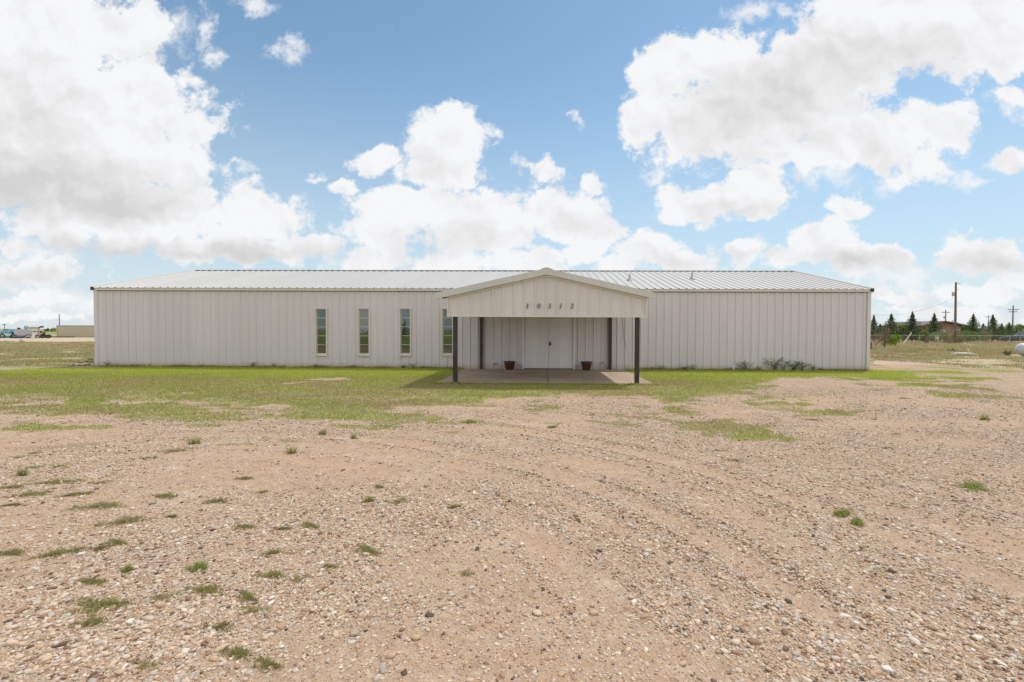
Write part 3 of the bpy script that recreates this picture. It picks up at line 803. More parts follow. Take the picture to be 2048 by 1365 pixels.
# black hose coil at the left corner
c = on_ground(172, 733.5)
e = empty('irrigation_pipe', (c[0], c[1], .04)); tag(e, 'loose loops of black poly pipe lying by the left corner of the building', 'pipe')
pts = []
for i in range(75):
    a = i/74*math.pi*2*2.6
    rr = .26 + .10*math.sin(a*.37+1)
    pts.append((-.12+1.25*rr*math.cos(a)+.05*i/74, .35*rr*math.sin(a), .02+.17*(.5+.5*math.sin(a+.5))*(.5+.5*math.sin(a*.31))))
MB().tube(pts, .011, 6).build('coil', m_black, e, smooth=True)
MB().tube([(-.45, -.05, .01), (-.55, -.1, .02), (-.3, -.14, .02), (.1, -.12, .02), (.36, -.05, .12), (.25, 0, .26), (.05, .02, .28), (.3, .05, .22)], .011, 6).build('loose_end', m_black, e, smooth=True)

# ================================================================== PLANTS
def tuft(nb, rad, hmin, hmax, flat, wid, seed, tint0=.5, long=1.0):
    global rng
    keep = rng; rng = np.random.default_rng(seed)
    nr = 9; ra = rng.uniform(0, 2*np.pi, nr); rl = rad*rng.uniform(.45, 1.25, nr); k = rng.integers(0, nr, nb); u = rng.random(nb)**.8
    x = (rl[k]*u*np.cos(ra[k]) + rng.normal(0, .13*rad, nb))*long; y = (rl[k]*u*np.sin(ra[k]) + rng.normal(0, .13*rad, nb))*.8
    h = rng.uniform(hmin, hmax, nb)
    V, T, C = blades(x, y, np.full(nb, -.006), h, rng.uniform(.6, 1.4, nb)*wid, rng.uniform(flat*.5, flat*1.4, nb), np.clip(rng.normal(tint0, .25, nb), 0, 1))
    rng = keep
    return V, T, C
def tuft_mesh(name, args, mat):
    V, T, C = tuft(*args)
    o = np_mesh(name, V, T, mat, tint=C); me = o.data
    bpy.data.objects.remove(o); return me
MESH = {}
for i in range(3):
    MESH['flat', i] = tuft_mesh('weed_mesh', (420, .22, .02, .055, 1.9, .010, 100+i, .45, 1.5), m_weed)
    MESH['thin', i] = tuft_mesh('weed_mesh', (190, .22, .015, .05, 2.0, .009, 110+i, .4, 1.4), m_weed)
    MESH['dry', i] = tuft_mesh('weed_mesh', (330, .22, .015, .045, 1.9, .010, 120+i, .4, 1.6), m_weed_dry)
    MESH['up', i] = tuft_mesh('weed_mesh', (90, .10, .07, .20, .9, .010, 130+i, .55, 1.2), m_weed)
    MESH['fresh', i] = tuft_mesh('weed_mesh', (300, .20, .04, .10, 1.4, .011, 140+i, .6, 1.5), m_weed_bright)
WEEDS = [(32,917,'thin',34),(70,908,'thin',24),(44,953,'up',30),(68,937,'thin',30),(118,935,'thin',40),(111,964,'flat',74),(29,976,'flat',36),(58,989,'flat',56),
 (27,1013,'dry',36),(149,991,'flat',46),(205,965,'thin',34),(205,1014,'flat',76),(255,1042,'flat',66),(333,993,'flat',44),(441,1001,'dry',50),(345,1034,'dry',26),
 (492,956,'flat',30),(523,985,'thin',34),(584,909,'up',26),(646,868,'up',18),(390,889,'up',30),(297,919,'thin',50),(349,904,'thin',60),(619,1050,'flat',46),(489,1054,'flat',40),
 (26,1108,'flat',50),(116,1106,'flat',62),(195,1098,'dry',40),(232,1086,'flat',44),(186,1163,'flat',48),(195,1211,'flat',104),(185,1245,'flat',46),(253,1144,'fresh',22),
 (393,1137,'fresh',40),(413,1178,'flat',66),(495,1192,'flat',54),(508,1216,'thin',56),(434,1252,'dry',66),(478,1303,'flat',60),(533,1324,'flat',66),(287,1328,'thin',56),
 (547,1149,'flat',44),(591,1157,'thin',40),(658,1132,'flat',30),(547,1103,'flat',30),(565,1056,'flat',26),(325,1192,'thin',54),(734,1099,'flat',58),(932,1144,'thin',34),
 (936,844,'fresh',34),(1107,853,'fresh',26),(758,973,'flat',20),(738,1001,'fresh',20),(908,1013,'flat',22),(796,1001,'thin',50),(707,877,'up',16),
 (1435,902,'thin',20),(1469,921,'dry',28),(1968,841,'up',22),(1946,976,'fresh',62),(1690,1027,'fresh',48),(1716,1043,'fresh',44),(1627,840,'flat',22),(1775,897,'dry',22),
 (1808,798,'flat',18),(1792,868,'thin',18),(850,972,'thin',14)]
TONE = {'flat': 'olive green', 'thin': 'sparse green', 'dry': 'brownish dry', 'up': 'upright leafy green', 'fresh': 'bright green'}
bands = [(0, 880, 'nearest the lawn'), (880, 945, 'just below the lawn'), (945, 1004, 'across mid gravel'), (1004, 1075, 'below mid gravel'),
         (1075, 1130, 'in lower left gravel'), (1130, 1185, 'in near gravel'), (1185, 1260, 'in foreground gravel'), (1260, 1400, 'along the bottom edge')]
ORD = ['leftmost', 'second from left', 'third from left', 'fourth from left', 'fifth from left', 'sixth from left', 'seventh from left', 'eighth from left', 'ninth from left', 'tenth from left', 'eleventh from left', 'twelfth from left', 'thirteenth from left', 'fourteenth from left', 'fifteenth from left']
for lo, hi, nm in bands:
    row = sorted([w for w in WEEDS if lo <= w[1] < hi])
    for k, (px, py, kind, wpx) in enumerate(row):
        g = on_ground(px, py)
        wm_ = wpx/F*g[1]
        base = {'flat': .50, 'thin': .46, 'dry': .50, 'up': .27, 'fresh': .47}[kind]
        s = wm_/base
        o = bpy.data.objects.new('weed_tuft', MESH[kind, (k*7+int(px)) % 3]); COL.objects.link(o)
        o.location = (g[0], g[1], float(height(g[0], g[1]))+.004); o.scale = (s, s*random.uniform(.8, 1.15), max(.6, min(1.2, s*.9)))
        o.rotation_euler = (0, 0, random.uniform(-.35, .5))
        size = 'large' if wpx > 60 else 'small' if wpx < 30 else 'mid-sized'
        tag(o, '%s %s weed, %s of those %s' % (size, TONE[kind], ORD[k], nm), 'weed', 'weeds growing through the gravel')

# weeds at the foot of the wall
def stalks(nst, h, spread, seed, droop=.25, leaf=.07, mat=None, heads=False):
    r_ = random.Random(seed); mb = MB(); lv = []
    for i in range(nst):
        a = r_.uniform(0, 2*math.pi); b = r_.uniform(.1, 1)*spread; hh_ = h*r_.uniform(.5, 1)
        x_, y_ = r_.uniform(-.5, .5)*spread*.5, r_.uniform(-.25, .25)*spread*.5
        P = []
        for k in range(6):
            t = k/5; P.append(Vector((x_+math.cos(a)*b*t*t+droop*t**3*math.cos(a)*h, y_+math.sin(a)*b*t*t*.4, hh_*(t-.12*t**3))))
        mb.tube(P, [.0045, .004, .004, .003, .003, .002], 4, False)
        for k in range(1, 6):
            for _ in range(2):
                aa = r_.uniform(0, 6.28); L = leaf*r_.uniform(.4, 1.1)
                d = Vector((math.cos(aa), math.sin(aa)*.6, r_.uniform(.1, .8))).normalized()*L
                w_ = Vector((-math.sin(aa), math.cos(aa), 0))*L*.11
                p = P[k]
                mb.add([p, p+d*.5+w_, p+d, p+d*.5-w_], [(0, 1, 2, 3)])
        if heads:
            tp = P[-1]; dd = (P[-1]-P[-2]).normalized()
            mb.tube([tp, tp+dd*.06, tp+dd*.13], [.006, .012, .003], 5)
    return mb
m_stalk = simple('wall_weed_green', (.15, .19, .07), .7, var=.4, scale=20)
m_stalk_dk = simple('wall_weed_dark', (.08, .11, .05), .7, var=.4, scale=20)
WALLW = [(215, 12, .26, 6, 'lone bent weed stalk close to the left corner of the wall'), (300, 6, .14, 5, 'low leafy weed at the wall, second from the left corner'),
 (404, 12, .12, 6, 'low dark weed at the wall, third from the left corner'), (505, 20, .27, 7, 'wiry weed with seed heads left of the first window'), (548, 12, .2, 5, 'thin weed at the wall, halfway to the first window'),
 (568, 8, .13, 5, 'tiny weed at the wall, just left of the first window'), (632, 22, .16, 8, 'weed clump under the first window from the left'),
 (708, 22, .14, 8, 'weed clump under the second window from the left'), (806, 20, .17, 12, 'bushy dark weed under the third window'), (826, 16, .30, 6, 'tall branching weed just right of the third window'),
 (846, 10, .14, 5, 'low weed between the third and fourth windows'), (1321, 18, .22, 7, 'small grassy weed beside the right porch post'), (1369, 26, .19, 10, 'spreading weed at the wall, second right of the porch'),
 (1385, 18, .27, 6, 'feathery weed at the wall, third right of the porch'), (1490, 24, .36, 10, 'tall grass weed just right of the white pipe stub'), (1517, 10, .2, 5, 'small weed between two tall grass clumps on the right'),
 (1550, 24, .52, 12, 'tallest leaning grass weed against the right half of the wall'), (1567, 16, .34, 7, 'thin grass weed beside the tallest one'), (1588, 22, .40, 11, 'dense seeded grass weed, third tall one right of the pipe'),
 (1603, 18, .40, 8, 'seeded grass weed, fourth tall one right of the pipe'), (1625, 18, .30, 8, 'dark pointed weed, last tall one before the right corner'), (1642, 20, .15, 8, 'low spreading weed nearest the right corner')]
for i, (px, wpx, h, n_, lab) in enumerate(WALLW):
    c = at(px, 738, D-.12)
    big = h > .3
    mb = stalks(int(n_*1.5), h, wpx/51*.5, 500+i, .3, .05+.12*h, heads=big)
    o = mb.build('wall_weed', m_stalk_dk if i % 3 == 0 else m_stalk, loc=(c[0], D-.13, float(height(c[0], D-.1))))
    tag(o, lab, 'weed', 'weeds along the foot of the wall')
n = 15000
x = rng.uniform(X0, X1, n); y = D-.045-rng.random(n)**1.5*.28
ok = ((x < sl0-.05) | (x > sl1+.05)) & (rng.random(n) < sstep(fbm(x, y, .9, 3, 70), .30, .6))
x, y = x[ok], y[ok]
V, T, C = blades(x, y, height(x, y), rng.uniform(.03, .10, len(x))*(.6+1.1*fbm(x, y, 1.6, 2, 71)), rng.uniform(.008, .02, len(x)), rng.uniform(.2, .9, len(x)), rng.uniform(.1, .8, len(x)))
o = np_mesh('wall_foot_grass', V, T, m_weed, tint=C)
tag(o, 'fringe of uncut grass along the foot of the wall', 'grass', kind='stuff')
# ragged grass over the slab's front edge
n = 2600
x = rng.uniform(sl0-.1, sl1+.1, n); y = D-5.05-rng.random(n)*.12
V, T, C = blades(x, y, height(x, y), rng.uniform(.03, .085, n), rng.uniform(.006, .013, n), rng.uniform(.2, .9, n), rng.uniform(.3, .9, n))
o = np_mesh('slab_edge_grass', V, T, m_grass, tint=C)
tag(o, 'ragged lawn edge against the front of the porch slab', 'grass', kind='stuff')

# ---- trees
m_bark = simple('tree_bark', (.10, .075, .055), .9, var=.35, scale=14)
m_baretwig = simple('bare_twig', (.27, .20, .16), .9, var=.3, scale=14)
m_cedar = tinted('cedar_needles', [(0, (.045, .07, .035)), (.4, (.085, .125, .055)), (.75, (.15, .19, .07)), (1, (.26, .22, .12))], .8, .15)
m_leafg = tinted('green_leaves', [(0, (.08, .13, .03)), (.5, (.16, .23, .05)), (1, (.28, .34, .09))], .7, .3)
m_leafy = tinted('bright_leaves', [(0, (.09, .15, .02)), (.5, (.20, .30, .03)), (1, (.32, .40, .06))], .7, .35)
m_olive = tinted('olive_leaves', [(0, (.10, .11, .05)), (.5, (.22, .22, .11)), (1, (.38, .36, .22))], .8, .3)
def leaf_cloud(P, size, tint, rg):
    n = len(P); a = rg.normal(0, 1, (n, 3)); a /= np.linalg.norm(a, axis=1)[:, None]
    b = np.cross(a, rg.normal(0, 1, (n, 3))); b /= np.linalg.norm(b, axis=1)[:, None]
    s = size*rg.uniform(.6, 1.4, n)[:, None]
    V = np.stack([P - a*s*.5, P + b*s*.35, P + a*s*.6, P - b*s*.35], 1).reshape(-1, 3)
    i = (np.arange(n)*4)[:, None]
    T = np.concatenate([i+np.array([[0, 1, 2]]), i+np.array([[0, 2, 3]])], 1).reshape(-1, 3)
    return V, T, np.repeat(tint, 4)
def conifer(name, loc, h, w, seed, label, group, mat=m_cedar, low=.06, dens_=1.):
    rg = np.random.default_rng(seed); e = empty(name, loc); tag(e, label, 'tree', group)
    MB().tube([(0, 0, -.1), (.02*h, 0, h*.4), (0, .01*h, h*.8), (0, 0, h*.98)], [.035*h, .025*h, .012*h, .004*h], 7).build('trunk', m_bark, e)
    pts, tn = [], []
    nb = int(150*dens_)
    for k in range(nb):
        t = low + (1-low)*(k/nb)**.95; a = k*2.399 + rg.uniform(-.4, .4)
        L = w*.5*(1-t)**1.3*rg.uniform(.4, 1.35) + .01*w
        m = int(34*(L/(w*.5))+8)
        u = rg.random(m)**.7
        droop = .18 - .5*(1-t)*.3
        jt = .045*w*(.25+.75*(1-t))
        px = np.cos(a)*L*u + rg.normal(0, jt, m)*(.4+.6*(1-u)); py = np.sin(a)*L*u + rg.normal(0, jt, m)*(.4+.6*(1-u))
        pz = t*h + u*L*.35 - u*u*L*.12 + rg.normal(0, .012*h, m)
        pts.append(np.stack([px, py, pz], -1)); tn.append(np.clip(rg.normal(.45, .2) + rg.normal(0, .15, m), 0, 1))
    pts.append(np.stack([rg.normal(0, .010*w, 22), rg.normal(0, .010*w, 22), h*rg.uniform(.86, 1.05, 22)], -1)); tn.append(np.full(22, .5))
    V, T, C = leaf_cloud(np.concatenate(pts), .027*h, np.concatenate(tn), rg)
    np_mesh('crown', V, T, mat, tint=C, parent=e)
    return e
def limbs(mb, h, w, seed, n1=6, levels=3, r0=.03, base=.15, lean=0):
    r_ = random.Random(seed); tips = []
    def grow(p, d, L, r, lv):
        P = [p]; q = p
        for k in range(3):
            d2 = (d + Vector((r_.uniform(-.3, .3), r_.uniform(-.3, .3), r_.uniform(-.05, .25)))).normalized()
            q = q + d2*L/3; P.append(q); d = d2
        mb.tube(P, [r, r*.8, r*.6, r*.4], 4 if lv < levels else 5, False)
        if lv == 0: tips.append(q); return
        for k in range(r_.randint(3, 4)):
            s = P[r_.randint(1, 3)]
            dd = (d + Vector((r_.uniform(-1, 1), r_.uniform(-1, 1), r_.uniform(-.1, .8)))*.9).normalized()
            grow(s, dd, L*r_.uniform(.5, .75), r*.5, lv-1)
        tips.append(q)
    for k in range(n1):
        a = k*2*math.pi/n1 + r_.uniform(-.4, .4)
        dd = Vector((math.cos(a)*w/h*.9, math.sin(a)*w/h*.9, 1.0)).normalized()
        grow(Vector((0, 0, h*base*r_.uniform(.4, 1))), dd, h*.55*r_.uniform(.7, 1), h*r0*.6, levels-1)
    mb.tube([(0, 0, -.1), (.01*h, 0, h*base), (.0, .0, h*(base+.25))], [h*r0, h*r0*.85, h*r0*.5], 7)
    return tips
def leafy(name, loc, h, w, seed, label, group, mat, nl=2600, ls=.05, base=.12, cat='tree', fullness=1., side=None):
    rg = np.random.default_rng(seed); e = empty(name, loc); tag(e, label, cat, group)
    mb = MB(); limbs(mb, h, w, seed, 5, 2, .022, base); mb.build('trunk', m_bark, e)
    nc = 26; C0 = []
    for k in range(nc):
        a = rg.uniform(0, 6.283); u = rg.uniform(.15, 1)**.6; z = rg.uniform(base+.05, .9)
        ww = w*.5*math.sin(math.pi*min(1, max(.12, (z-base*.4)/(1.02-base*.4)))**.8)
        C0.append((math.cos(a)*ww*u*.8, math.sin(a)*ww*u*.8, z*h, rg.uniform(.09, .17)*w, rg.uniform(.25, .75)))
    pts, tn = [], []
    for cx_, cy_, cz_, r_, t_ in C0:
        if side is not None and cx_*side < -.05*w: continue
        m = int(nl/nc); d = rg.normal(0, 1, (m, 3)); d /= np.linalg.norm(d, axis=1)[:, None]
        rr = r_*rg.uniform(.4, 1.1, m)[:, None]
        pts.append(np.array([cx_, cy_, cz_]) + d*rr*np.array([1, 1, .8])); tn.append(np.clip(t_ + rg.normal(0, .15, m), 0, 1))
    V, T, C = leaf_cloud(np.concatenate(pts), ls*h, np.concatenate(tn), rg)
    np_mesh('crown', V, T, mat, tint=C, parent=e)
    return e
def bare(name, loc, h, w, seed, label, group, mat=m_baretwig, lv=4):
    e = empty(name, loc); tag(e, label, 'shrub', group)
    mb = MB(); limbs(mb, h, w, seed, 7, lv, .016, .08); mb.build('branches', mat, e)
    return e
TY = 75.
def base_at(px, y): return (ray(px, 664)[0]/ray(px, 664)[1]*y, y, 0)
def height_at(py, px, y): return at(px, py, y)[2]
g_t = 'evergreens along the far fence'
for i, (px, top, wpx, y, lab) in enumerate([
    (1747, 632, 40, 74, 'dark cedar rising directly behind the right corner of the building'),
    (1782, 629, 46, 76, 'spiky dark cedar behind the half-green small tree'),
    (1824, 625, 46, 75, 'tallest dark cedar, left of the brick house roof'),
    (1868, 628, 44, 73, 'broad cedar in front of the brick house'),
    (1946, 630, 44, 75, 'dark cedar just right of the tall utility pole'),
    (1985, 631, 40, 76, 'narrow pointed cedar left of the dark parked car'),
    (1760, 648, 34, 78, 'short cedar squeezed between the two leftmost tall ones'),
    (1806, 655, 34, 74, 'low dark cedar left of the tallest one'),
    (1840, 660, 30, 77, 'low cedar under the left eave of the brick house'),
    (1925, 655, 36, 74, 'low cedar right beside the tall utility pole'),
    (1966, 648, 40, 80, 'rounded cedar between the two pointed ones on the right'),
    (2003, 648, 34, 78, 'shorter cedar directly above the dark car bonnet'),
    (2018, 646, 32, 84, 'small cedar behind the dark parked car')]):
    p = base_at(px, y); h = height_at(top, px, y)
    conifer('cedar_tree', p, h, wpx/F*y*(1.25+.35*((i*37)%10)/10), 900+i, lab, g_t, dens_=1.8)
for i, (px, top, wpx, y, lab, mt) in enumerate([
    (1733, 656, 30, 82, 'green tree showing at the very corner of the building', m_leafg),
    (1772, 652, 36, 88, 'mid-green rounded tree between the two leftmost tall cedars', m_leafg),
    (1832, 661, 40, 79, 'dense green bush under the tallest cedar', m_leafg),
    (1876, 662, 40, 70, 'olive green bush in front of the broad cedar', m_leafg),
    (1934, 662, 44, 71, 'dense green bush just right of the utility pole', m_leafg),
    (1962, 662, 36, 72, 'green bush below the faint distant pole', m_leafg),
    (1996, 660, 40, 80, 'green bush between the narrow cedar and the dark car', m_leafg),
    (1990, 652, 40, 96, 'pale green far tree behind the narrow pointed cedar', m_olive),
    (1806, 645, 44, 84, 'round light green tree between two dark cedars', m_leafg),
    (1850, 660, 34, 72, 'yellow-green bush at the fence in front of the brick house', m_leafg),
    (1958, 655, 36, 86, 'mid-green bushy tree behind the pointed cedars', m_leafg),
    (1935, 650, 30, 88, 'green tree behind the utility pole, right of the house', m_leafg),
    (2022, 650, 50, 90, 'broad light green tree above the dark car', m_leafg),
    (2046, 647, 40, 88, 'light green tree at the right edge of the photo', m_leafg),
    (1905, 645, 70, 100, 'hazy green treetop showing over the brick house roof', m_olive)]):
    p = base_at(px, y); h = height_at(top, px, y)
    leafy('leafy_tree', p, h, wpx/F*y*1.1, 950+i, lab, 'leafy trees beyond the far fence', mt, 2200, .055)
for i, (px, top, wpx, y, lab) in enumerate([
    (1893, 655, 46, 62, 'pale olive scrub bush growing around the foot of the utility pole'),
    (1918, 658, 34, 60, 'straw-coloured bush right of the utility pole foot'),
    (1872, 664, 30, 64, 'thin pale bush left of the utility pole')]):
    p = base_at(px, y); h = height_at(top, px, y)
    leafy('scrub_bush', p, h, wpx/F*y, 970+i, lab, 'scrub bushes at the fence', m_olive, 900, .045, .05, 'bush')
for i, (px, top, wpx, y, lab) in enumerate([
    (1974, 649, 40, 64, 'leafless reddish brown shrub between the two pointed cedars'),
    (1752, 655, 44, 50, 'leafless grey shrub beside the right corner of the building'),
    (1902, 652, 40, 63, 'tangle of bare twigs behind the utility pole'),
    (1770, 650, 40, 60, 'bare brown treetop above the half-green small tree')]):
    p = base_at(px, y); h = height_at(top, px, y)
    bare('bare_shrub', p, h, wpx/F*y, 980+i, lab, 'leafless shrubs along the fence')
# small half-dead tree in the field
p = on_ground(1769, 699.5); h = height_at(655, 1769, p[1])
e = empty('small_tree', (p[0], p[1], 0)); tag(e, 'small tree in the field, bare on its left and bright green on its right', 'tree')
mb = MB(); limbs(mb, h, 1.7, 41, 6, 4, .022, .22); mb.build('branches', m_bark, e)
rg = np.random.default_rng(5)
pts = []
for k in range(17):
    c0 = np.array([rg.uniform(.3, 1.15), rg.uniform(-.5, .5), rg.uniform(.42, 1.25)]); c0[0] += (1.3-c0[2])*.2-.1
    d = rg.normal(0, 1, (110, 3)); d /= np.linalg.norm(d, axis=1)[:, None]; pts.append(c0 + d*rg.uniform(.1, .26, (110, 1)))
P_ = np.concatenate(pts); V, T, C = leaf_cloud(P_, .075, np.clip(rg.normal(.5, .25, len(P_)), 0, 1), rg)
np_mesh('leaves', V, T, m_leafy, tint=C, parent=e)
# far-off bushes on the left skyline
for i, (px, top, wpx, lab) in enumerate([(94, 656, 9, 'distant round bush on the skyline, nearest the white truck'), (107, 656, 11, 'distant round bush on the skyline, beside the tan container'),
                                         (15, 658, 12, 'distant dark bush on the skyline behind the blue truck')]):
    y = 230; p = base_at(px, y); h = height_at(top, px, y)
    leafy('distant_bush', (p[0], y, -.3), h+.3, wpx/F*y*1.2, 990+i, lab, 'distant bushes on the left skyline', m_cedar, 500, .12, .05, 'bush')

# prickly pear clumps
m_cactus = simple('cactus_pad', (.13, .15, .055), .7, var=.3)
def cactus(px, py, wpx, seed, lab):
    g = on_ground(px, py); w_ = wpx/F*g[1]; r_ = random.Random(seed)
    e = empty('prickly_pear', (g[0], g[1], 0)); tag(e, lab, 'cactus', 'prickly pear clumps in the field')
    for k in range(14):
        x_ = r_.uniform(-.5, .5)*w_; z_ = r_.uniform(.05, .26); a = r_.uniform(-.7, .7); b = r_.uniform(0, 3)
        prof = [(0, -.11), (.05, -.09), (.085, -.02), (.08, .06), (.045, .105), (0, .115)]
        mb = MB().lathe(prof, 10); mb.v = [(v[0], v[1]*.22, v[2]) for v in mb.v]
        mb.build('pad', m_cactus, e, smooth=True, loc=(x_, r_.uniform(-.15, .15), z_), rot=(r_.uniform(-.4, .4), a, b))
cactus(1908, 707, 24, 1, 'dark prickly pear clump behind the pale boards in the field')
cactus(2014, 713, 20, 2, 'dark prickly pear clump left of the white propane tank')

# ================================================================== RIGHT BACKGROUND THINGS
m_wood = simple('weathered_pole_wood', (.16, .115, .09), .9, var=.3, scale=9)
m_wood_pale = simple('pale_bare_lumber', (.62, .52, .40), .8, var=.2, scale=9)
m_wire = simple('aluminium_wire', (.12, .12, .125), .5)
m_trans = simple('transformer_grey', (.42, .43, .43), .5)
m_ceramic = simple('insulator', (.3, .25, .22), .3)
U = empty('utility_pole', (*on_ground(1910, 689.5), 0))
UY = U.location.y; upx = F/UY
tag(U, 'tall weathered wooden utility pole with a grey transformer near its top', 'utility pole')
ph = at(1911.5, 565, UY)[2]
dxp = at(1911.8, 565, UY)[0]-U.location.x
MB().tube([(0, 0, -.2), (dxp*.5, 0, ph*.5), (dxp, 0, ph)], [.15, .125, .10], 12).build('pole', m_wood, U, smooth=True)
tz = at(1906, 589, UY)[2]; tx = at(1906, 589, UY)[0]-U.location.x
MB().lathe([(0, -.24), (.13, -.24), (.14, -.2), (.14, .18), (.10, .24), (0, .25)], 16, (tx+.03, 0, tz)).bar((tx+.1, 0, tz+.1), (tx+.22, 0, tz+.1), .05).build('transformer', m_trans, U, smooth=True)
MB().tube([(tx, 0, tz+.22), (tx, 0, tz+.36)], .03, 7).tube([(tx-.12, 0, tz+.2), (tx-.13, 0, tz+.33)], .025, 6).build('bushing', m_ceramic, U)
MB().bar((dxp, 0, ph-.16), (dxp+.5, 0, ph-.24), .05, .04).bar((dxp+.05, 0, ph-.95), (dxp+.45, 0, ph-.93), .03, .03).build('bracket', m_wood, U)
o = MB().tube([(dxp+.5, 0, ph-.24), (dxp+.5, 0, ph-.12)], .03, 6).build('insulator', m_ceramic, U)
# service line sagging away to the left
wp = []
A_ = Vector(at(1908, 596.5, UY)); B_ = Vector(at(1700, 622, 60))
for k in range(25):
    t = k/24; q = A_.lerp(B_, t); q.z -= 4*t*(1-t)*1.25; wp.append(q)
o = MB().tube(wp, .012, 4).build('power_line', m_wire); tag(o, 'thin sagging service wire running left from the tall utility pole', 'wire')
def far_pole(px, top, y, arms, lab, hw_=1.2, rad=.14):
    x_ = base_at(px, y)[0]; e = empty('utility_pole', (x_, y, 0)); tag(e, lab, 'utility pole', 'distant utility poles')
    h = at(px, top, y)[2]
    MB().tube([(0, 0, 0), (0, 0, h)], [rad*1.2, rad*.8], 8).build('pole', m_wood, e)
    for k, (dz, hw2) in enumerate(arms):
        MB().bar((-hw2, 0, h-dz), (hw2, 0, h-dz+.02), .12, .14).build('crossarm', m_wood, e)
        i_ = MB()
        for s in (-.95, -.5, .5, .95): i_.tube([(s*hw2, 0, h-dz+.06), (s*hw2, 0, h-dz+.25)], .05, 5)
        i_.build('insulator', m_ceramic, e)
    return e, h
far_pole(2025, 611, 115, [(1.1, 1.25), (1.65, .95)], 'distant pole with two crossarms above the dark car')
e, h = far_pole(1890.5, 620, 130, [(.75, 1.1)], 'distant pole with one crossarm behind the brick house roof')
MB().lathe([(0, -.3), (.22, -.3), (.22, .3), (0, .32)], 10, (-.35, 0, h-2.1)).build('transformer', m_trans, e)
far_pole(1976, 631, 170, [(.6, 1.0)], 'faint thin distant pole between the pointed cedars', rad=.11)
far_pole(9, 648, 170, [(.4, .6)], 'thin distant pole on the skyline above the blue truck', rad=.10)
far_pole(119, 628, 170, [], 'plain thin distant pole rising behind the tan container', rad=.13)

# brick house with low gable
m_brick, nt, p_ = material('red_brick')
pos = nt.new('ShaderNodeNewGeometry').outputs['Position']
bt = nt.new('ShaderNodeTexBrick'); bt.inputs['Scale'].default_value = 4.5
oc = nt.new('ShaderNodeSeparateXYZ'); nt.put(oc.inputs[0], nt.new('ShaderNodeTexCoord').outputs['Object'])
bv = nt.new('ShaderNodeCombineXYZ'); nt.put(bv.inputs[0], nt.math('ADD', oc.outputs[0], oc.outputs[1])); nt.put(bv.inputs[1], oc.outputs[2]); nt.put(bt.inputs['Vector'], bv.outputs[0])
bt.inputs['Color1'].default_value = (.23, .125, .09, 1); bt.inputs['Color2'].default_value = (.29, .165, .12, 1); bt.inputs['Mortar'].default_value = (.28, .20, .155, 1)
nt.put(p_.inputs['Base Color'], bt.outputs['Color']); p_.inputs['Roughness'].default_value = .9
m_shingle = simple('brown_shingle', (.16, .13, .12), .9, var=.3)
m_darkglass = simple('dark_glass', (.02, .025, .03), .12)
hy = 92.
hx0, hx1, hxa = at(1838, 660, hy)[0], at(1934, 660, hy)[0], at(1886, 660, hy)[0]
hz_e = at(1838, 652, hy)[2]; hz_a = at(1886, 642.5, hy)[2]
hs = empty('brick_house', (hxa, hy, 0)); tag(hs, 'red brick house with low brown gable roof behind the cedars', 'house')
a, b = hx0-hxa, hx1-hxa
MB().prism([(a+.5, 0), (b-.5, 0), (b-.5, hz_e-.1), (0, hz_a-.22), (a+.5, hz_e-.1)], 0, 11).build('wall', m_brick, hs)
MB().prism([(a, hz_e-.1), (0, hz_a-.12), (b, hz_e-.1), (b, hz_e+.06), (0, hz_a+.05), (a, hz_e+.06)], -.6, 11.6).build('roof', m_shingle, hs)
for xw in (-2.4, 2.6):
    wn = empty('window', (xw, 0, .9)); wn.parent = hs
    MB().box(-.62, -.55, -.06, .02, 0, 1.3).box(.55, .62, -.06, .02, 0, 1.3).box(-.55, .55, -.06, .02, 0, .07).box(-.55, .55, -.06, .02, 1.23, 1.3).build('frame', m_white, wn)
    MB().box(-.55, .55, -.03, -.01, .07, 1.23).build('pane', m_darkglass, wn)
MB().box(-.5, .5, -.05, -.005, 0, 2.05).build('door', m_white, hs)
# pale shed roof / trailer glimpsed between trees
ty = 88.; tx0, tx1 = at(1740, 660, ty)[0], at(1811, 660, ty)[0]
tr = empty('travel_trailer', ((tx0+tx1)/2, ty, 0)); tag(tr, 'low white trailer glimpsed between the cedars left of the brick house', 'trailer')
hwid = (tx1-tx0)/2; tzt = at(1800, 657, ty)[2]
MB().box(-hwid, hwid, 0, 2.4, .5, tzt).build('body', m_white, tr, bevel=.12, smooth=True)
MB().box(-hwid+.5, -hwid+1.6, -.02, -.004, 1.3, 1.9).box(hwid-1.7, hwid-.6, -.02, -.004, 1.3, 1.9).build('window', m_darkglass, tr)
m_tyre = simple('tyre_rubber', (.02, .02, .02), .85)
m_rim = simple('wheel_rim', (.40, .39, .37), .4, metal=.4)
def wheel(parent, x_, y_, r, w_=.24, name='wheel'):
    e = empty(name, (x_, y_, r)); e.parent = parent
    MB().lathe([(r*.58, -w_/2), (r*.9, -w_/2), (r, -w_/2+.04), (r, w_/2-.04), (r*.9, w_/2), (r*.58, w_/2), (r*.58, -w_/2)], 20, axis='y').build('tyre', m_tyre, e, smooth=True)
    MB().lathe([(0, -w_/2+.05), (r*.25, -w_/2+.02), (r*.3, -w_/2+.07), (r*.57, -w_/2+.02), (r*.57, w_/2-.02), (0, w_/2-.05)], 16, axis='y').build('rim', m_rim, e, smooth=True)
for xx in (-.6, .4): wheel(tr, xx, .15, .36)
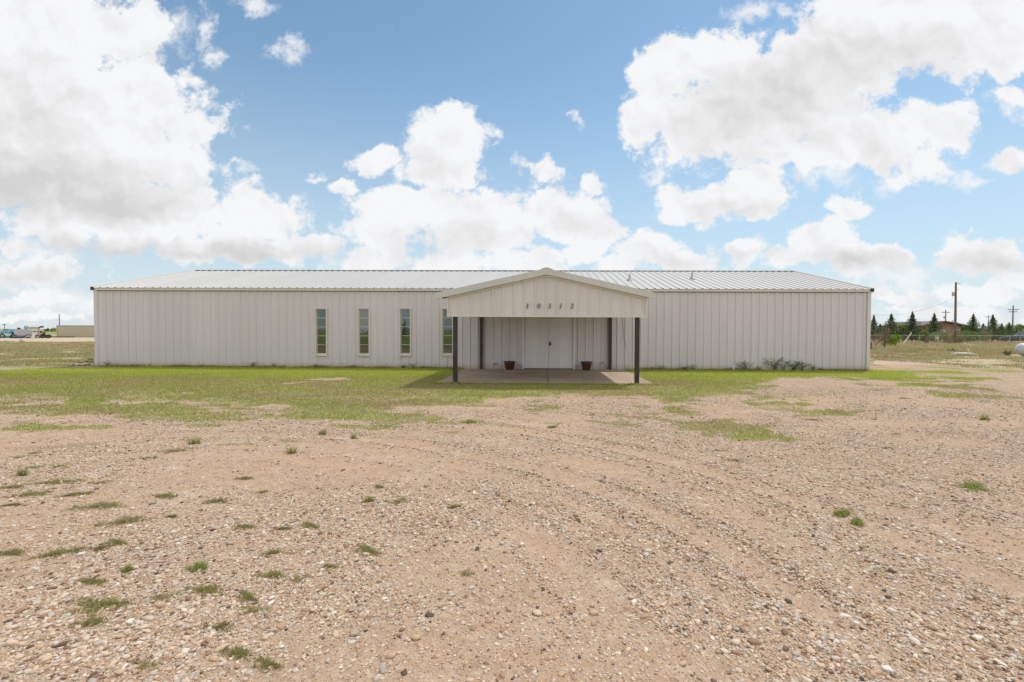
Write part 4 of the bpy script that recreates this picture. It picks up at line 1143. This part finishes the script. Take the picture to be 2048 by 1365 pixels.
# chain-link fence
fy = 63.
m_fence = simple('galvanised_fence', (.36, .38, .36), .5, metal=.2)
fx0, fx1 = at(1700, 680, fy)[0], at(2120, 680, fy)[0]; fz = at(1900, 671.3, fy)[2]
fe = empty('chain_link_fence', ((fx0+fx1)/2, fy, 0)); tag(fe, 'grey chain-link fence running in front of the cedars on the right', 'fence')
L = (fx1-fx0)/2
MB().tube([(-L, 0, fz), (L, 0, fz)], .028, 6).build('top_rail', m_fence, fe)
k = 0
for px in (1715, 1776, 1839, 1900, 1960, 2020, 2041, 2100):
    xx = at(px, 680, fy)[0]-fe.location.x
    MB().tube([(xx, .03, -.1), (xx, .03, fz+.05)], .035, 7).lathe([(0, fz+.05), (.045, fz+.05), (.03, fz+.09), (0, fz+.1)], 7, (xx, .03, 0)).build('post', m_fence, fe)
wr = MB(); n_w = int(2*L/.16)
for k in range(n_w):
    x_ = -L + k*.16
    for sg in (-1, 1):
        xa, xb = x_, x_+sg*fz*.9
        wr.add([(xa-.004, -.03+.002*sg, .03), (xa+.004, -.03+.002*sg, .03), (xb+.004, -.03+.002*sg, fz), (xb-.004, -.03+.002*sg, fz)], [(0, 1, 2, 3)])
wr.build('wire_mesh', m_fence, fe)
xx = at(1849, 680, fy)[0]
o = MB().box(-.17, .17, -.15, .15, 0, fz+.03).build('wooden_post', m_wood, bevel=.02, loc=(xx, fy-.35, 0)); tag(o, 'thick weathered wooden post standing at the chain-link fence', 'post')
# leaning stake
a = Vector(at(1806, 683, 58)); b = Vector(at(1823.5, 665, 58.3)); a.z = 0
o = MB().bar((0, 0, 0), b-a, .09, .05).build('lumber_stake', m_wood_pale, loc=a); tag(o, 'pale board leaning diagonally against the chain-link fence', 'board')
a = at(1870, 680, 66); b = at(1878.5, 671, 66)
o = MB().box(0, b[0]-a[0], 0, .05, .0, b[2]).box(.05, b[0]-a[0]-.05, -.012, -.003, .08, b[2]-.08).build('junk_sheet', m_white, loc=(a[0], 66, 0)); tag(o, 'upright white panel behind the fence below the brick house', 'panel')
# junk in the grass
def heap(name, px0, px1, py, h, mat, lab, cat, seed, n=12, y=None):
    g0, g1 = on_ground(px0, py), on_ground(px1, py); r_ = random.Random(seed); w_ = g1[0]-g0[0]; mb = MB()
    for k in range(n):
        x_ = r_.uniform(-.45, .45)*w_; z_ = h*r_.uniform(.1, .6); l_ = r_.uniform(.3, .7)*w_*.5
        a_ = r_.uniform(-.4, .4)
        mb.bar((x_-l_/2, r_.uniform(-.3, .3), z_), (x_+l_/2, r_.uniform(-.3, .3), max(.05, z_+a_*.5*h)), r_.uniform(.1, .35), r_.uniform(.08, .3)*h)
    o = mb.build(name, mat, loc=((g0[0]+g1[0])/2, (g0[1]+g1[1])/2, 0)); tag(o, lab, cat)
m_darkjunk = simple('dark_scrap', (.03, .028, .035), .6, var=.5)
m_rust = simple('rusty_steel', (.20, .075, .04), .8, var=.4, scale=8)
heap('scrap_pile', 1913, 1936, 686, .75, m_darkjunk, 'low dark scrap pile right of the utility pole foot', 'scrap', 3)
heap('scrap_pile', 1938, 1950, 686, 1.0, m_rust, 'rusty brown scrap heap beside the low white sheets', 'scrap', 4, 9)
heap('white_sheets', 1908, 1940, 689, .22, m_white, 'long low white sheets lying in the grass under the dark scrap', 'sheet', 5, 7)
heap('white_sheets', 1950, 1962, 688, .35, m_white, 'small crumpled white sheet right of the rusty scrap', 'sheet', 6, 6)
heap('fallen_branches', 1935, 1975, 685.5, .5, m_olive if False else m_wood_pale, 'pale broken branches lying at the fence near the rusty scrap', 'branches', 8, 16)
# pale boards
g0, g1 = on_ground(1897, 713), on_ground(1952, 713)
bd = empty('board_stack', ((g0[0]+g1[0])/2, g0[1], .0)); tag(bd, 'pale boards lying flat in the field in front of the dark cactus', 'boards')
wd = (g1[0]-g0[0])/2
MB().bar((-wd, 0, .10), (wd, .1, .12), .25, .05).build('plank', m_wood_pale, bd)
MB().bar((-wd*.45, .1, .19), (wd*.5, .15, .2), .6, .06).build('sheet', m_white, bd)
MB().bar((wd*.35, .2, .20), (wd*.62, .3, .05), .07, .05).bar((wd*.35, .1, .50), (wd*.75, .3, .18), .05, .04).build('batten', m_wood_pale, bd)
# rusty drum at the corner
g = on_ground(1739.5, 698)
e = empty('rusty_drum', (at(1739, 690, 36)[0], 36, 0)); tag(e, 'rusty brown drum half hidden behind the right corner of the building', 'drum')
MB().lathe([(0, .0), (.16, .0), (.17, .25), (.175, .5), (.17, .52), (.17, .64), (.16, .66), (0, .64)], 18, (0, 0, .12)).build('body', m_rust, e, smooth=True)
MB().bar((-.1, 0, 0), (-.1, 0, .12), .06).bar((.1, 0, 0), (.1, 0, .12), .06).build('leg', m_rust, e)
# propane tank
m_tank = simple('tank_paint', (.52, .52, .54), .45, var=.1, dirt=(.36, .33, .32))
g = on_ground(2036, 713.5); ty_ = g[1]; R = (at(2040, 686, ty_)[2])/2*.98
tk = empty('propane_tank', (at(2034.5, 700, ty_)[0], ty_, 0)); tag(tk, 'grey-white horizontal propane tank cut by the right edge of the photo', 'tank')
prof = [(0, 0)] + [(R*.9*math.sin(t), R*.75*(1-math.cos(t))) for t in [i*math.pi/2/9 for i in range(1, 10)]] + [(R*.9, 3.0)] + [(R*.9*math.cos(t), 3.0+R*.75*math.sin(t)) for t in [i*math.pi/2/8 for i in range(1, 9)]]
MB().lathe(prof, 28, (0, 0, R*1.1), 'x').build('shell', m_tank, tk, smooth=True)
MB().lathe([(R*.905, .48), (R*.915, .49), (R*.915, .51), (R*.905, .52)], 28, (0, 0, R*1.1), 'x').build('weld_seam', m_darkjunk, tk)
for xx in (.7, 2.6): MB().box(xx-.1, xx+.1, -.3, .3, -.05, R*.42).build('cradle', m_box, tk)
MB().lathe([(.0, .0), (.16, .0), (.16, .22), (.12, .26), (0, .27)], 16, (1.8, 0, R*1.98)).build('valve_cover', m_tank, tk, smooth=True)

# dark SUV at the right edge
m_carpaint = simple('dark_blue_car_paint', (.018, .024, .045), .22, var=.1, spec=.7)
m_carglass = simple('car_glass', (.10, .13, .15), .08, var=.1, spec=.9)
m_chrome = simple('car_trim', (.5, .52, .54), .25, metal=.6)
cy = 71.; cx0 = at(2004, 680, cy)[0]
ph_ = math.atan2(cx0, cy); car = empty('parked_car', (cx0+1.8, cy-1.2, 0), -ph_+.10); tag(car, 'dark blue estate car parked beyond the fence at the right edge', 'car')
k_ = .98
body = [(-2.38, .42), (-2.36, .72), (-2.28, .86), (-1.75, 1.00), (-1.15, 1.07), (2.28, 1.10), (2.36, .9), (2.38, .45), (1.9, .34), (-1.95, .34)]
MB().prism(body, -.9, .9).build('body', m_carpaint, car, bevel=.06, smooth=True)
gh = MB(); low_, hi_ = [(-1.20, 1.07), (2.22, 1.10)], [(-.42, 1.62), (1.85, 1.60)]
def frustum(mb, x0l, x1l, zl, x0h, x1h, zh, yl, yh):
    mb.add([(x0l, -yl, zl), (x1l, -yl, zl), (x1l, yl, zl), (x0l, yl, zl), (x0h, -yh, zh), (x1h, -yh, zh), (x1h, yh, zh), (x0h, yh, zh)],
           [(0,3,2,1),(4,5,6,7),(0,1,5,4),(1,2,6,5),(2,3,7,6),(3,0,4,7)])
frustum(gh, -1.18, 2.24, 1.075, -.45, 1.92, 1.60, .84, .68)
gh.build('window', m_carglass, car)
rf = MB(); frustum(rf, -.47, 1.94, 1.602, -.38, 1.86, 1.68, .69, .62)
for xa, xb in ((-.42, -.36), (.42, .50), (1.25, 1.33)):
    for sg in (-1, 1):
        rf.bar((xa-.02, sg*.85, 1.08), (xa+.02, sg*.69, 1.61), .07, .03, up=(0, 1, 0))
rf.bar((-1.2, -.82, 1.09), (-.45, -.66, 1.62), .06, .05).bar((-1.2, .82, 1.09), (-.45, .66, 1.62), .06, .05)
rf.build('roof', m_carpaint, car)
MB().bar((-.3, -.62, 1.71), (1.7, -.62, 1.71), .04).bar((-.3, .62, 1.71), (1.7, .62, 1.71), .04).build('roof_rail', m_chrome, car)
for xx in (-1.5, 1.45):
    for yy in (-.82, .82): wheel(car, xx, yy, .36, .23)
for yy in (-.6, .6): MB().box(-2.41, -2.33, yy-.18, yy+.18, .68, .82).build('headlight', m_chrome, car, bevel=.02)
MB().box(-.95, -.75, -1.05, -.88, 1.05, 1.2).build('mirror', m_chrome, car, bevel=.03)
for xx in (-.1, .95): MB().box(xx, xx+.2, -.925, -.905, .92, .95).build('handle', m_chrome, car)

# ================================================================== LEFT BACKGROUND THINGS
# tan container
m_tan = simple('tan_container_paint', (.50, .44, .345), .6, var=.06)
m_tan2 = simple('tan_container_rail', (.40, .355, .28), .6)
yb = 80.
ca, cb_, ct = at(113.5, 670, yb)[0], at(113.5, 670, yb)[0]+12.2, at(113.5, 651, yb)[2]
cn = empty('shipping_container', ((ca+cb_)/2, yb, 0)); tag(cn, 'long tan storage container partly hidden behind the left corner of the building', 'container')
hl = (cb_-ca)/2
mb = MB(); s = -hl+.12
while s < hl-.12:
    for (d0, d1, y0_, y1_) in ((0, .07, 0, 0), (.07, .14, 0, .035), (.14, .21, .035, .035), (.21, .28, .035, 0)):
        mb.add([(s+d0, y0_, .16), (s+d1, y1_, .16), (s+d1, y1_, ct-.12), (s+d0, y0_, ct-.12)], [(0, 1, 2, 3)])
    s += .28
mb.box(-hl+.05, hl-.05, .06, 2.4, .16, ct-.05)
mb.build('corrugated_side', m_tan, cn)
MB().box(-hl, hl, -.03, 2.44, ct-.12, ct).box(-hl, hl, -.03, 2.44, .02, .16).box(-hl, -hl+.13, -.035, .1, .16, ct-.12).box(hl-.13, hl, -.035, .1, .16, ct-.12).build('frame', m_tan2, cn)
MB().box(-hl-.03, -hl-.005, .1, 1.2, .2, ct-.15).box(-hl-.03, -hl-.005, 1.22, 2.34, .2, ct-.15).build('door', m_tan, cn)
# trucks
m_blue = simple('blue_machine_paint', (.05, .20, .34), .5, var=.25, dirt=(.30, .38, .42), dirt_scale=1.5)
m_ltblue = simple('light_blue_paint', (.22, .46, .60), .5, var=.2)
m_deep = simple('deep_blue_paint', (.015, .06, .17), .5)
m_lav = simple('grey_lavender_side', (.40, .39, .46), .55, var=.12)
m_cream = simple('boom_cream', (.52, .42, .32), .6)
def square_on(name, px, y, label, cat):
    r = ray(px, 664); x_ = r[0]/r[1]*y; ph = math.atan2(x_, y)
    e = empty(name, (x_, y, 0), -ph); tag(e, label, cat)
    n_ = (math.sin(ph), math.cos(ph)); xa = (math.cos(ph), -math.sin(ph)); Rr = math.hypot(x_, y)
    def T(p, q=664):
        r = ray(p, q); return r, Rr/(n_[0]*r[0]+n_[1]*r[1])
    def X(p):
        r, t = T(p); return (r[0]*t-x_)*xa[0] + (r[1]*t-y)*xa[1]
    def kz(q, p=None):
        r, t = T(px if p is None else p, q); return H + r[2]*t
    return e, X, kz
py_ = 70.
tb, X, kz = square_on('blue_truck', 18, py_, 'blue work truck with a sloping light blue hopper, cut by the left edge', 'truck')
MB().box(X(-30), X(50), .2, 2.1, kz(676.5), kz(672.5)).build('chassis', m_blue, tb, bevel=.04)
MB().box(X(-28), X(21), .0, 2.3, kz(671.5), kz(668.8)).build('deck', m_white, tb, bevel=.03)
MB().prism([(X(-8), kz(668)), (X(-8), kz(663)), (X(8), kz(662)), (X(24), kz(658.5)), (X(31), kz(659)), (X(24), kz(668))], .3, 2.0).build('hopper', m_ltblue, tb, bevel=.03)
for xa in (2, 10, 18):
    MB().bar((X(xa), .25, kz(668)), (X(xa+5), .25, kz(662)), .08).build('hopper_rib', m_blue, tb)
MB().box(X(23.5), X(28), .1, 2.2, kz(671), kz(664.5)).build('bulkhead', m_deep, tb, bevel=.03)
MB().box(X(3), X(20), -.02, .2, kz(677), kz(672.8)).build('toolbox', m_blue, tb, bevel=.03)
MB().prism([(X(20), kz(673.5)), (X(23), kz(671.5)), (X(31), kz(671.5)), (X(34), kz(673.5)), (X(34), kz(672.8)), (X(31), kz(670.8)), (X(23), kz(670.8)), (X(20), kz(672.8))], -.05, .3).build('mudguard', m_blue, tb)
for px in (-6, 4, 27): wheel(tb, X(px), .1, .36, .25); wheel(tb, X(px), 2.1, .36, .25)
tw, X, kz = square_on('white_truck', 52, py_-.4, 'white-cabbed service truck with grey box body and blue and tan boom on top', 'truck')
ZB = kz(670.2)
MB().box(X(27), X(76), .35, 1.9, kz(675), kz(671.5)).build('chassis', m_blue, tw, bevel=.03)
MB().prism([(X(28), ZB), (X(28.5), kz(661.5)), (X(34), kz(659.6)), (X(62.5), kz(660.3)), (X(62.5), ZB)], .0, 2.3).build('box_body', m_lav, tw, bevel=.03)
for xa, xb in ((29, 36), (37, 43.5), (50, 56), (57, 61.5)):
    MB().box(X(xa), X(xb), -.03, -.004, ZB+.08, kz(662.2)).build('locker_door', m_lav, tw, bevel=.008)
cabp = [(X(62.8), kz(674)), (X(62.8), kz(661)), (X(64), kz(660)), (X(71), kz(660.2)), (X(73.8), kz(665)), (X(75.2), kz(666)), (X(75.8), kz(674))]
MB().prism(cabp, .1, 2.2).build('cab', m_white, tw, bevel=.05, smooth=True)
MB().prism([(X(67), kz(665)), (X(67), kz(661.6)), (X(70.6), kz(661.6)), (X(72.6), kz(665))], .07, .095).build('window', m_carglass, tw)
MB().prism([(X(71.6), kz(660.8)), (X(74.0), kz(665)), (X(73.8), kz(665.2)), (X(71.4), kz(661))], .3, 2.0).build('windscreen', m_darkglass, tw)
MB().prism([(X(62), kz(674)), (X(75.6), kz(673.8)), (X(80), kz(675.5)), (X(79.6), kz(677)), (X(62), kz(676.6))], .0, 2.25).build('bumper', m_white, tw, bevel=.04)
MB().prism([(X(50.5), kz(674.2)), (X(53), kz(671.6)), (X(60), kz(671.6)), (X(63), kz(675.5)), (X(62), kz(676)), (X(59.4), kz(672.6)), (X(53.6), kz(672.6)), (X(51.4), kz(674.6))], -.05, .3).build('fender', m_white, tw)
for px in (56.5, 75.5): wheel(tw, X(px), .12, .34 if px < 60 else .3, .25); wheel(tw, X(px), 2.1, .34 if px < 60 else .3, .25)
MB().box(X(65), X(66), -.1, .05, kz(664), kz(661.3)).box(X(74.8), X(76.2), -.15, .05, kz(664.8), kz(662.4)).build('mirror', m_black, tw)
cr = MB()
for a_, b_ in (((48.5, 659), (50, 652.5)), ((50, 652.5), (56, 653)), ((56, 653), (53, 659)), ((48.5, 656), (55, 656)), ((50, 659), (56, 653)), ((49, 653), (54, 659))):
    cr.bar((X(a_[0]), .8, kz(a_[1])), (X(b_[0]), .8, kz(b_[1])), .12); cr.bar((X(a_[0]), 1.5, kz(a_[1])), (X(b_[0]), 1.5, kz(b_[1])), .12)
cr.box(X(49), X(55), .8, 1.5, kz(660), kz(658)).build('boom_mount', m_ltblue, tw)
bm_ = MB()
for z_ in (654.6, 658.2):
    for yy in (.9, 1.4): bm_.bar((X(55), yy, kz(z_)), (X(76), yy, kz(z_-.3)), .10)
for k in range(8):
    xa = 56+2.5*k
    for yy in (.9, 1.4): bm_.bar((X(xa), yy, kz(658.2)), (X(xa+1.25), yy, kz(654.6)), .06); bm_.bar((X(xa+1.25), yy, kz(654.6)), (X(xa+2.5), yy, kz(658.2)), .06)
bm_.box(X(62), X(72), .95, 1.35, kz(657.6), kz(655)).build('boom', m_cream, tw)
MB().bar((X(74.5), 1.1, kz(655.4)), (X(82), 1.1, kz(654.2)), .25, .12).box(X(80.8), X(88), .8, 1.5, kz(655.6), kz(652.2)).bar((X(76), 1.1, kz(659)), (X(81), 1.1, kz(655)), .14).build('boom_head', m_darkjunk, tw)
MB().box(X(34.5), X(37), .6, 1.2, kz(659.6), kz(655.6)).box(X(38.8), X(41.2), .6, 1.2, kz(659.6), kz(656)).bar((X(36), .9, kz(658.8)), (X(40), .9, kz(657)), .2).build('exhaust_stack', m_black, tw)
# pump unit in front of the truck
pu, X, kz = square_on('pump_unit', 84, py_+.6, 'tan upright tank with dark pump machinery in front of the white truck', 'machine')
MB().lathe([(0, .4), (.16, .4), (.19, .5), (.19, 1.35), (.12, 1.55), (0, 1.58)], 16, (X(79.5), .6, 0)).build('tank', m_cream, pu, smooth=True)
pm_ = MB(); r_ = random.Random(9)
for k in range(14):
    a_ = (X(r_.uniform(80, 90)), r_.uniform(0, 1.2), r_.uniform(.1, .9)); b_ = (X(r_.uniform(80, 92)), r_.uniform(0, 1.2), r_.uniform(.1, 1.2))
    pm_.bar(a_, b_, r_.uniform(.06, .2), r_.uniform(.06, .2))
pm_.box(X(81), X(89), .1, 1.1, .15, .45).build('pump', m_darkjunk, pu)
MB().tube([(X(88), .5, .3), (X(92), .5, kz(672)), (X(97), .5, kz(670.5)), (X(101.5), .5, kz(672.5)), (X(103), .5, kz(674.5))], [.1, .12, .12, .12, .1], 8).build('hose', m_black, pu, smooth=True)
wheel(pu, X(85), .05, .24, .15)
tl, X, kz = square_on('low_trailer', 98, py_+2.2, 'low white and red flat trailer with long drawbar between truck and container', 'trailer')
MB().box(X(91), X(105), 0, 1.6, .42, .62).build('deck', m_white, tl, bevel=.02)
MB().box(X(92), X(96), -.04, -.003, .3, .55).build('side_marker', m_rust, tl)
MB().bar((X(84), .8, .25), (X(150), .8, .18), .14, .14).build('drawbar', m_darkjunk, tl)
for px in (94, 97): wheel(tl, X(px), .1, .27, .2)
# boulders
m_rock = simple('pinkish_rock', (.52, .38, .31), .9, var=.2, scale=4)
def boulder(px, py, wpx, seed, lab):
    g = on_ground(px, py); g = (g[0], g[1]); V, Fc = ico(3); rg = np.random.default_rng(seed); r = wpx/F*g[1]/2
    n_ = 1 + .35*(fbm(V[:, 0]+9, V[:, 1]+V[:, 2]*.7+9, 1.4, 3, seed)-.5)*2
    Vv = V*n_[:, None]*np.array([r, r*.8, r*.75]) + np.array([0, 0, r*.35])
    o = np_mesh('boulder', Vv, Fc, m_rock, smooth=True); o.location = (g[0], g[1], 0); tag(o, lab, 'rock', 'boulders by the left dirt road')
boulder(12, 683.5, 5, 3, 'small pinkish boulder in front of the blue truck')
boulder(44, 683.5, 9, 4, 'larger pinkish boulder in front of the white truck')

# ---- what stands behind the photographer (seen only mirrored in the windows)
for i, (x_, y_, h_, lab) in enumerate([(-20, -70, 5, 'dark cedar far behind the yard, reflected in the windows'), (-9, -75, 4.2, 'second dark cedar far behind the yard, reflected in the windows'), (-33, -72, 4.5, 'third dark cedar far behind the yard, reflected in the windows')]):
    conifer('cedar_tree', (x_, y_, 0), h_, 3.2, 1200+i, lab, 'cedars behind the photographer')

# ================================================================== SKY AND LIGHT
SUN = Vector((.34, .34, 1)).normalized()
el_ = math.asin(SUN.z); az_ = math.atan2(SUN.x, SUN.y)
ld = bpy.data.lights.new('sun', 'SUN'); lo = bpy.data.objects.new('sun', ld); COL.objects.link(lo)
lo.rotation_euler = (-SUN).to_track_quat('-Z', 'Y').to_euler(); lo.location = (0, 0, 30)
ld.energy = 2.95; ld.angle = math.radians(.53); ld.color = (1.0, .955, .89)

CLOUDS = [  # x, y, half width, half height, strength: read off the photo as directions in the sky
 (40,60,300,150,1.2),(60,230,360,160,1.3),(290,50,85,60,.8),(250,190,190,90,1.),(380,250,85,48,.9),(300,310,150,80,1.),(90,350,330,90,1.2),(400,350,60,60,.7),
 (120,468,120,42,.9),(300,460,180,60,.9),(510,435,135,70,1.),(430,490,210,42,1.),(600,490,110,36,.9),
 (300,400,200,60,1.),(180,440,200,50,.9),(893,275,102,72,1.1),(880,345,110,48,1.),(750,318,56,32,.9),(697,378,44,24,.9),
 (820,420,145,62,1.1),(760,470,110,62,.9),(960,450,160,80,1.1),(1120,430,115,62,1.1),(1092,350,36,32,.8),(1178,366,28,22,.8),
 (740,520,90,40,.8),(900,530,160,36,.8),(1060,530,120,36,.8),(1160,515,60,26,.6),
 (1300,500,105,42,1.),(1370,520,90,36,.8),(1240,535,70,30,.6),
 (1450,405,120,44,1.),(1530,400,70,44,1.),(1180,470,90,50,.9),(1510,375,70,52,1.1),(1380,398,85,36,.9),(1440,420,150,30,.8),
 (1700,415,58,24,.9),(1490,505,48,30,.9),(1650,485,75,46,1.),(1740,520,110,42,1.),(1590,520,90,22,.8),(1960,505,125,44,1.),
 (1330,145,72,85,1.),(1290,235,56,62,1.),(1430,120,120,75,1.),(1500,230,210,90,1.2),(1400,240,120,90,.9),(1620,160,170,110,1.1),(1780,60,210,90,1.3),(1950,60,200,110,1.3),
 (1740,270,190,70,1.),(1890,255,72,42,.9),(1600,310,200,40,.9),(1830,335,70,36,.8),
 (2030,195,36,22,.6),(2025,315,56,24,.7),
 (60,550,170,36,.8),(30,500,60,28,.7),(90,600,150,20,.6),(1960,590,110,28,.9),(2040,560,60,30,.7),(1800,600,90,18,.5),(1850,625,160,12,.5),(60,635,120,10,.5),
 (-250,200,220,200,1.2),(-150,520,160,60,.9),(2300,150,180,120,1.),(2260,430,160,50,.8),(300,-160,250,110,.9),(1100,-190,200,80,.9),(1800,-160,300,110,1.)]
w = bpy.data.worlds.new('World'); scene.world = w; w.use_nodes = True
nt = NT(w.node_tree); bg = nt.n['Background']
sky = nt.new('ShaderNodeTexSky', sky_type='NISHITA', sun_disc=False); sky.sun_elevation = el_; sky.sun_rotation = az_
sky.altitude = 900; sky.air_density = 1.0; sky.dust_density = .6; sky.ozone_density = 1.6
dirv = nt.new('ShaderNodeTexCoord').outputs['Generated']
sx = nt.new('ShaderNodeSeparateXYZ'); nt.put(sx.inputs[0], dirv); dx_, dy_, dz_ = sx.outputs
ysafe = nt.math('MAXIMUM', dy_, .02)
q = nt.new('ShaderNodeCombineXYZ'); nt.put(q.inputs[0], nt.math('DIVIDE', dx_, ysafe)); nt.put(q.inputs[1], nt.math('DIVIDE', dz_, ysafe)); q = q.outputs[0]
n1 = nt.vmath('SUBTRACT', nt.noise(q, 6, 3, .55, True), (.5, .5, .5)); n2 = nt.vmath('SUBTRACT', nt.noise(q, 22, 4, .6, True), (.5, .5, .5))
qw = nt.vmath('ADD', q, nt.vmath('ADD', nt.vmath('SCALE', n1, scale=.085), nt.vmath('SCALE', n2, scale=.045)))
acc = None; gacc = None
def grad(vec, cx_, cz_, rx, rz):
    mp = nt.new('ShaderNodeMapping'); nt.put(mp.inputs[0], vec)
    mp.inputs['Scale'].default_value = (1/rx, 1/rz, 0); mp.inputs['Location'].default_value = (-cx_/rx, -cz_/rz, 0)
    g = nt.new('ShaderNodeTexGradient', gradient_type='SPHERICAL'); nt.l.new(mp.outputs[0], g.inputs[0])
    return g.outputs['Fac']
for (px, py, rx, ry, s) in CLOUDS:
    r = ray(px, py); cx_, cz_ = r[0]/r[1], r[2]/r[1]; s = max(s, .74); fac_ = (.92 if py < 300 else .80 if py > 450 else .84)/(1-.42/s)
    g = grad(qw, cx_, cz_, rx*fac_/F, ry*fac_/F)
    m_ = nt.math('MULTIPLY', g, s); acc = m_ if acc is None else nt.math('MAXIMUM', acc, m_)
fine = nt.noise(q, 13, 11, .66)
big = nt.noise(q, 5, 4, .5)
den = nt.math('ADD', acc, nt.math('MULTIPLY', nt.math('SUBTRACT', fine, .5), 1.25))
front = nt.step(den, .325, .54)
wacc = None
qv = nt.vmath('ADD', q, nt.vmath('ADD', nt.vmath('SCALE', n1, scale=.12), nt.vmath('SCALE', n2, scale=.09)))
for (px, py, rx, ry, s) in [(575,95,46,46,1.),(440,98,34,30,.9),(412,45,26,60,.9),(505,8,60,30,1.),(345,50,60,70,1.),(1160,228,18,20,.8),(636,338,26,12,.9),(470,335,50,20,.9),(1040,345,34,18,.8),
        (1500,14,80,34,1.),(1590,25,60,30,.8),(1310,350,50,22,.8),(1650,345,120,50,.9),(1780,350,80,34,.8),(1960,350,60,26,.9),(2020,200,60,40,1.),(1430,330,70,24,.7),(300,120,70,60,.8),(1530,215,60,26,.5),
        (60,520,180,40,.9),(150,600,220,50,1.),(700,520,120,40,.8),(1220,560,160,40,.9),(1900,640,300,34,1.),(1800,560,120,50,.8)]:
    r = ray(px, py); g = grad(qv, r[0]/r[1], r[2]/r[1], rx*1.35/F, ry*1.35/F)
    m_ = nt.math('MULTIPLY', g, s); wacc = m_ if wacc is None else nt.math('MAXIMUM', wacc, m_)
wisp = nt.step(nt.math('ADD', wacc, nt.math('MULTIPLY', nt.math('SUBTRACT', fine, .5), 1.9)), .30, .95)
front = nt.math('MAXIMUM', front, nt.math('MULTIPLY', wisp, .85))
# the rest of the sky: scattered cumulus over the whole dome
dzs = nt.math('MAXIMUM', dz_, .06)
pl = nt.new('ShaderNodeCombineXYZ'); nt.put(pl.inputs[0], nt.math('DIVIDE', dx_, dzs)); nt.put(pl.inputs[1], nt.math('DIVIDE', dy_, dzs))
back = nt.step(nt.noise(pl.outputs[0], 1.1, 7, .55), .40, .54)
infront = nt.math('MULTIPLY', nt.step(dy_, .25, .40), nt.step(dz_, .80, .62))
alpha = nt.mix(infront, back, front)
# cloud tone: sunlit rims, greyer thick middles
gacc = None
for (px, py, rx, ry, s) in [(80,380,330,70,1.),(20,250,180,140,.6),(230,420,160,34,.7),(250,500,260,26,.9),(560,505,170,24,.8),(350,90,60,40,.3),(900,480,150,36,.5),(860,330,90,40,.3),
        (1560,170,150,70,.9),(1470,260,180,60,.6),(1800,110,180,60,.7),(1730,290,120,40,.4),(1490,420,120,24,.6),(1380,525,90,20,.5),(1720,530,120,26,.9),(1960,525,110,22,.8),(1130,450,80,34,.4),(60,560,150,24,.6),(1490,515,50,14,.5)]:
    r = ray(px, py); g = grad(qw, r[0]/r[1], r[2]/r[1], rx*1.3/F, ry*1.3/F)
    gacc = nt.math('MULTIPLY', g, s) if gacc is None else nt.math('MULTIPLY_ADD', g, s, gacc)
tone = nt.math('ADD', nt.math('MULTIPLY', gacc, .95), nt.math('MULTIPLY', nt.math('SUBTRACT', nt.noise(q, 10, 8, .62), .47), .35))
ra_ = nt.noise(qw, 8, 6, .5); rb_ = nt.noise(nt.vmath('ADD', qw, (.010, .022, 0)), 8, 6, .5)
tone = nt.math('ADD', tone, nt.math('MULTIPLY', nt.math('SUBTRACT', rb_, ra_), 2.0), clamp=True)
cc = nt.mix(tone, (.925, .93, .945), (.66, .65, .66))
skyc = nt.vmath('SCALE', sky.outputs[0], scale=.15)
skyc = nt.mix(1.0, skyc, (1.03, 1.14, 1.02), 'MULTIPLY')
hz = nt.step(dz_, .55, .0)
skyc = nt.mix(nt.math('MULTIPLY', hz, .8), skyc, (.585, .70, .795))
skyc = nt.mix(nt.math('MULTIPLY', nt.step(dz_, .16, .0), .6), skyc, (.74, .79, .83))
# unseen clouds behind the camera, brightened as added fill for the front wall
back_fill = nt.step(dy_, .15, -.35)
cc = nt.mix(back_fill, cc, (1.28, 1.25, 1.22))
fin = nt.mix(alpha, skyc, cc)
below = nt.step(dz_, -.005, -.02)
fin = nt.mix(below, fin, (.35, .30, .22))
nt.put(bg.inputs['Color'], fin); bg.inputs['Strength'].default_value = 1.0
w.cycles.sampling_method = 'MANUAL'; w.cycles.sample_map_resolution = 512

vs = scene.view_settings; vs.view_transform = 'Standard'; vs.look = 'None'; vs.exposure = 0.0; vs.gamma = 1.0
scene.render.engine = 'CYCLES'
scene.cycles.use_denoising = True
scene.cycles.max_bounces = 6; scene.cycles.diffuse_bounces = 3; scene.cycles.glossy_bounces = 3; scene.cycles.transparent_max_bounces = 4
scene.cycles.sample_clamp_indirect = 6
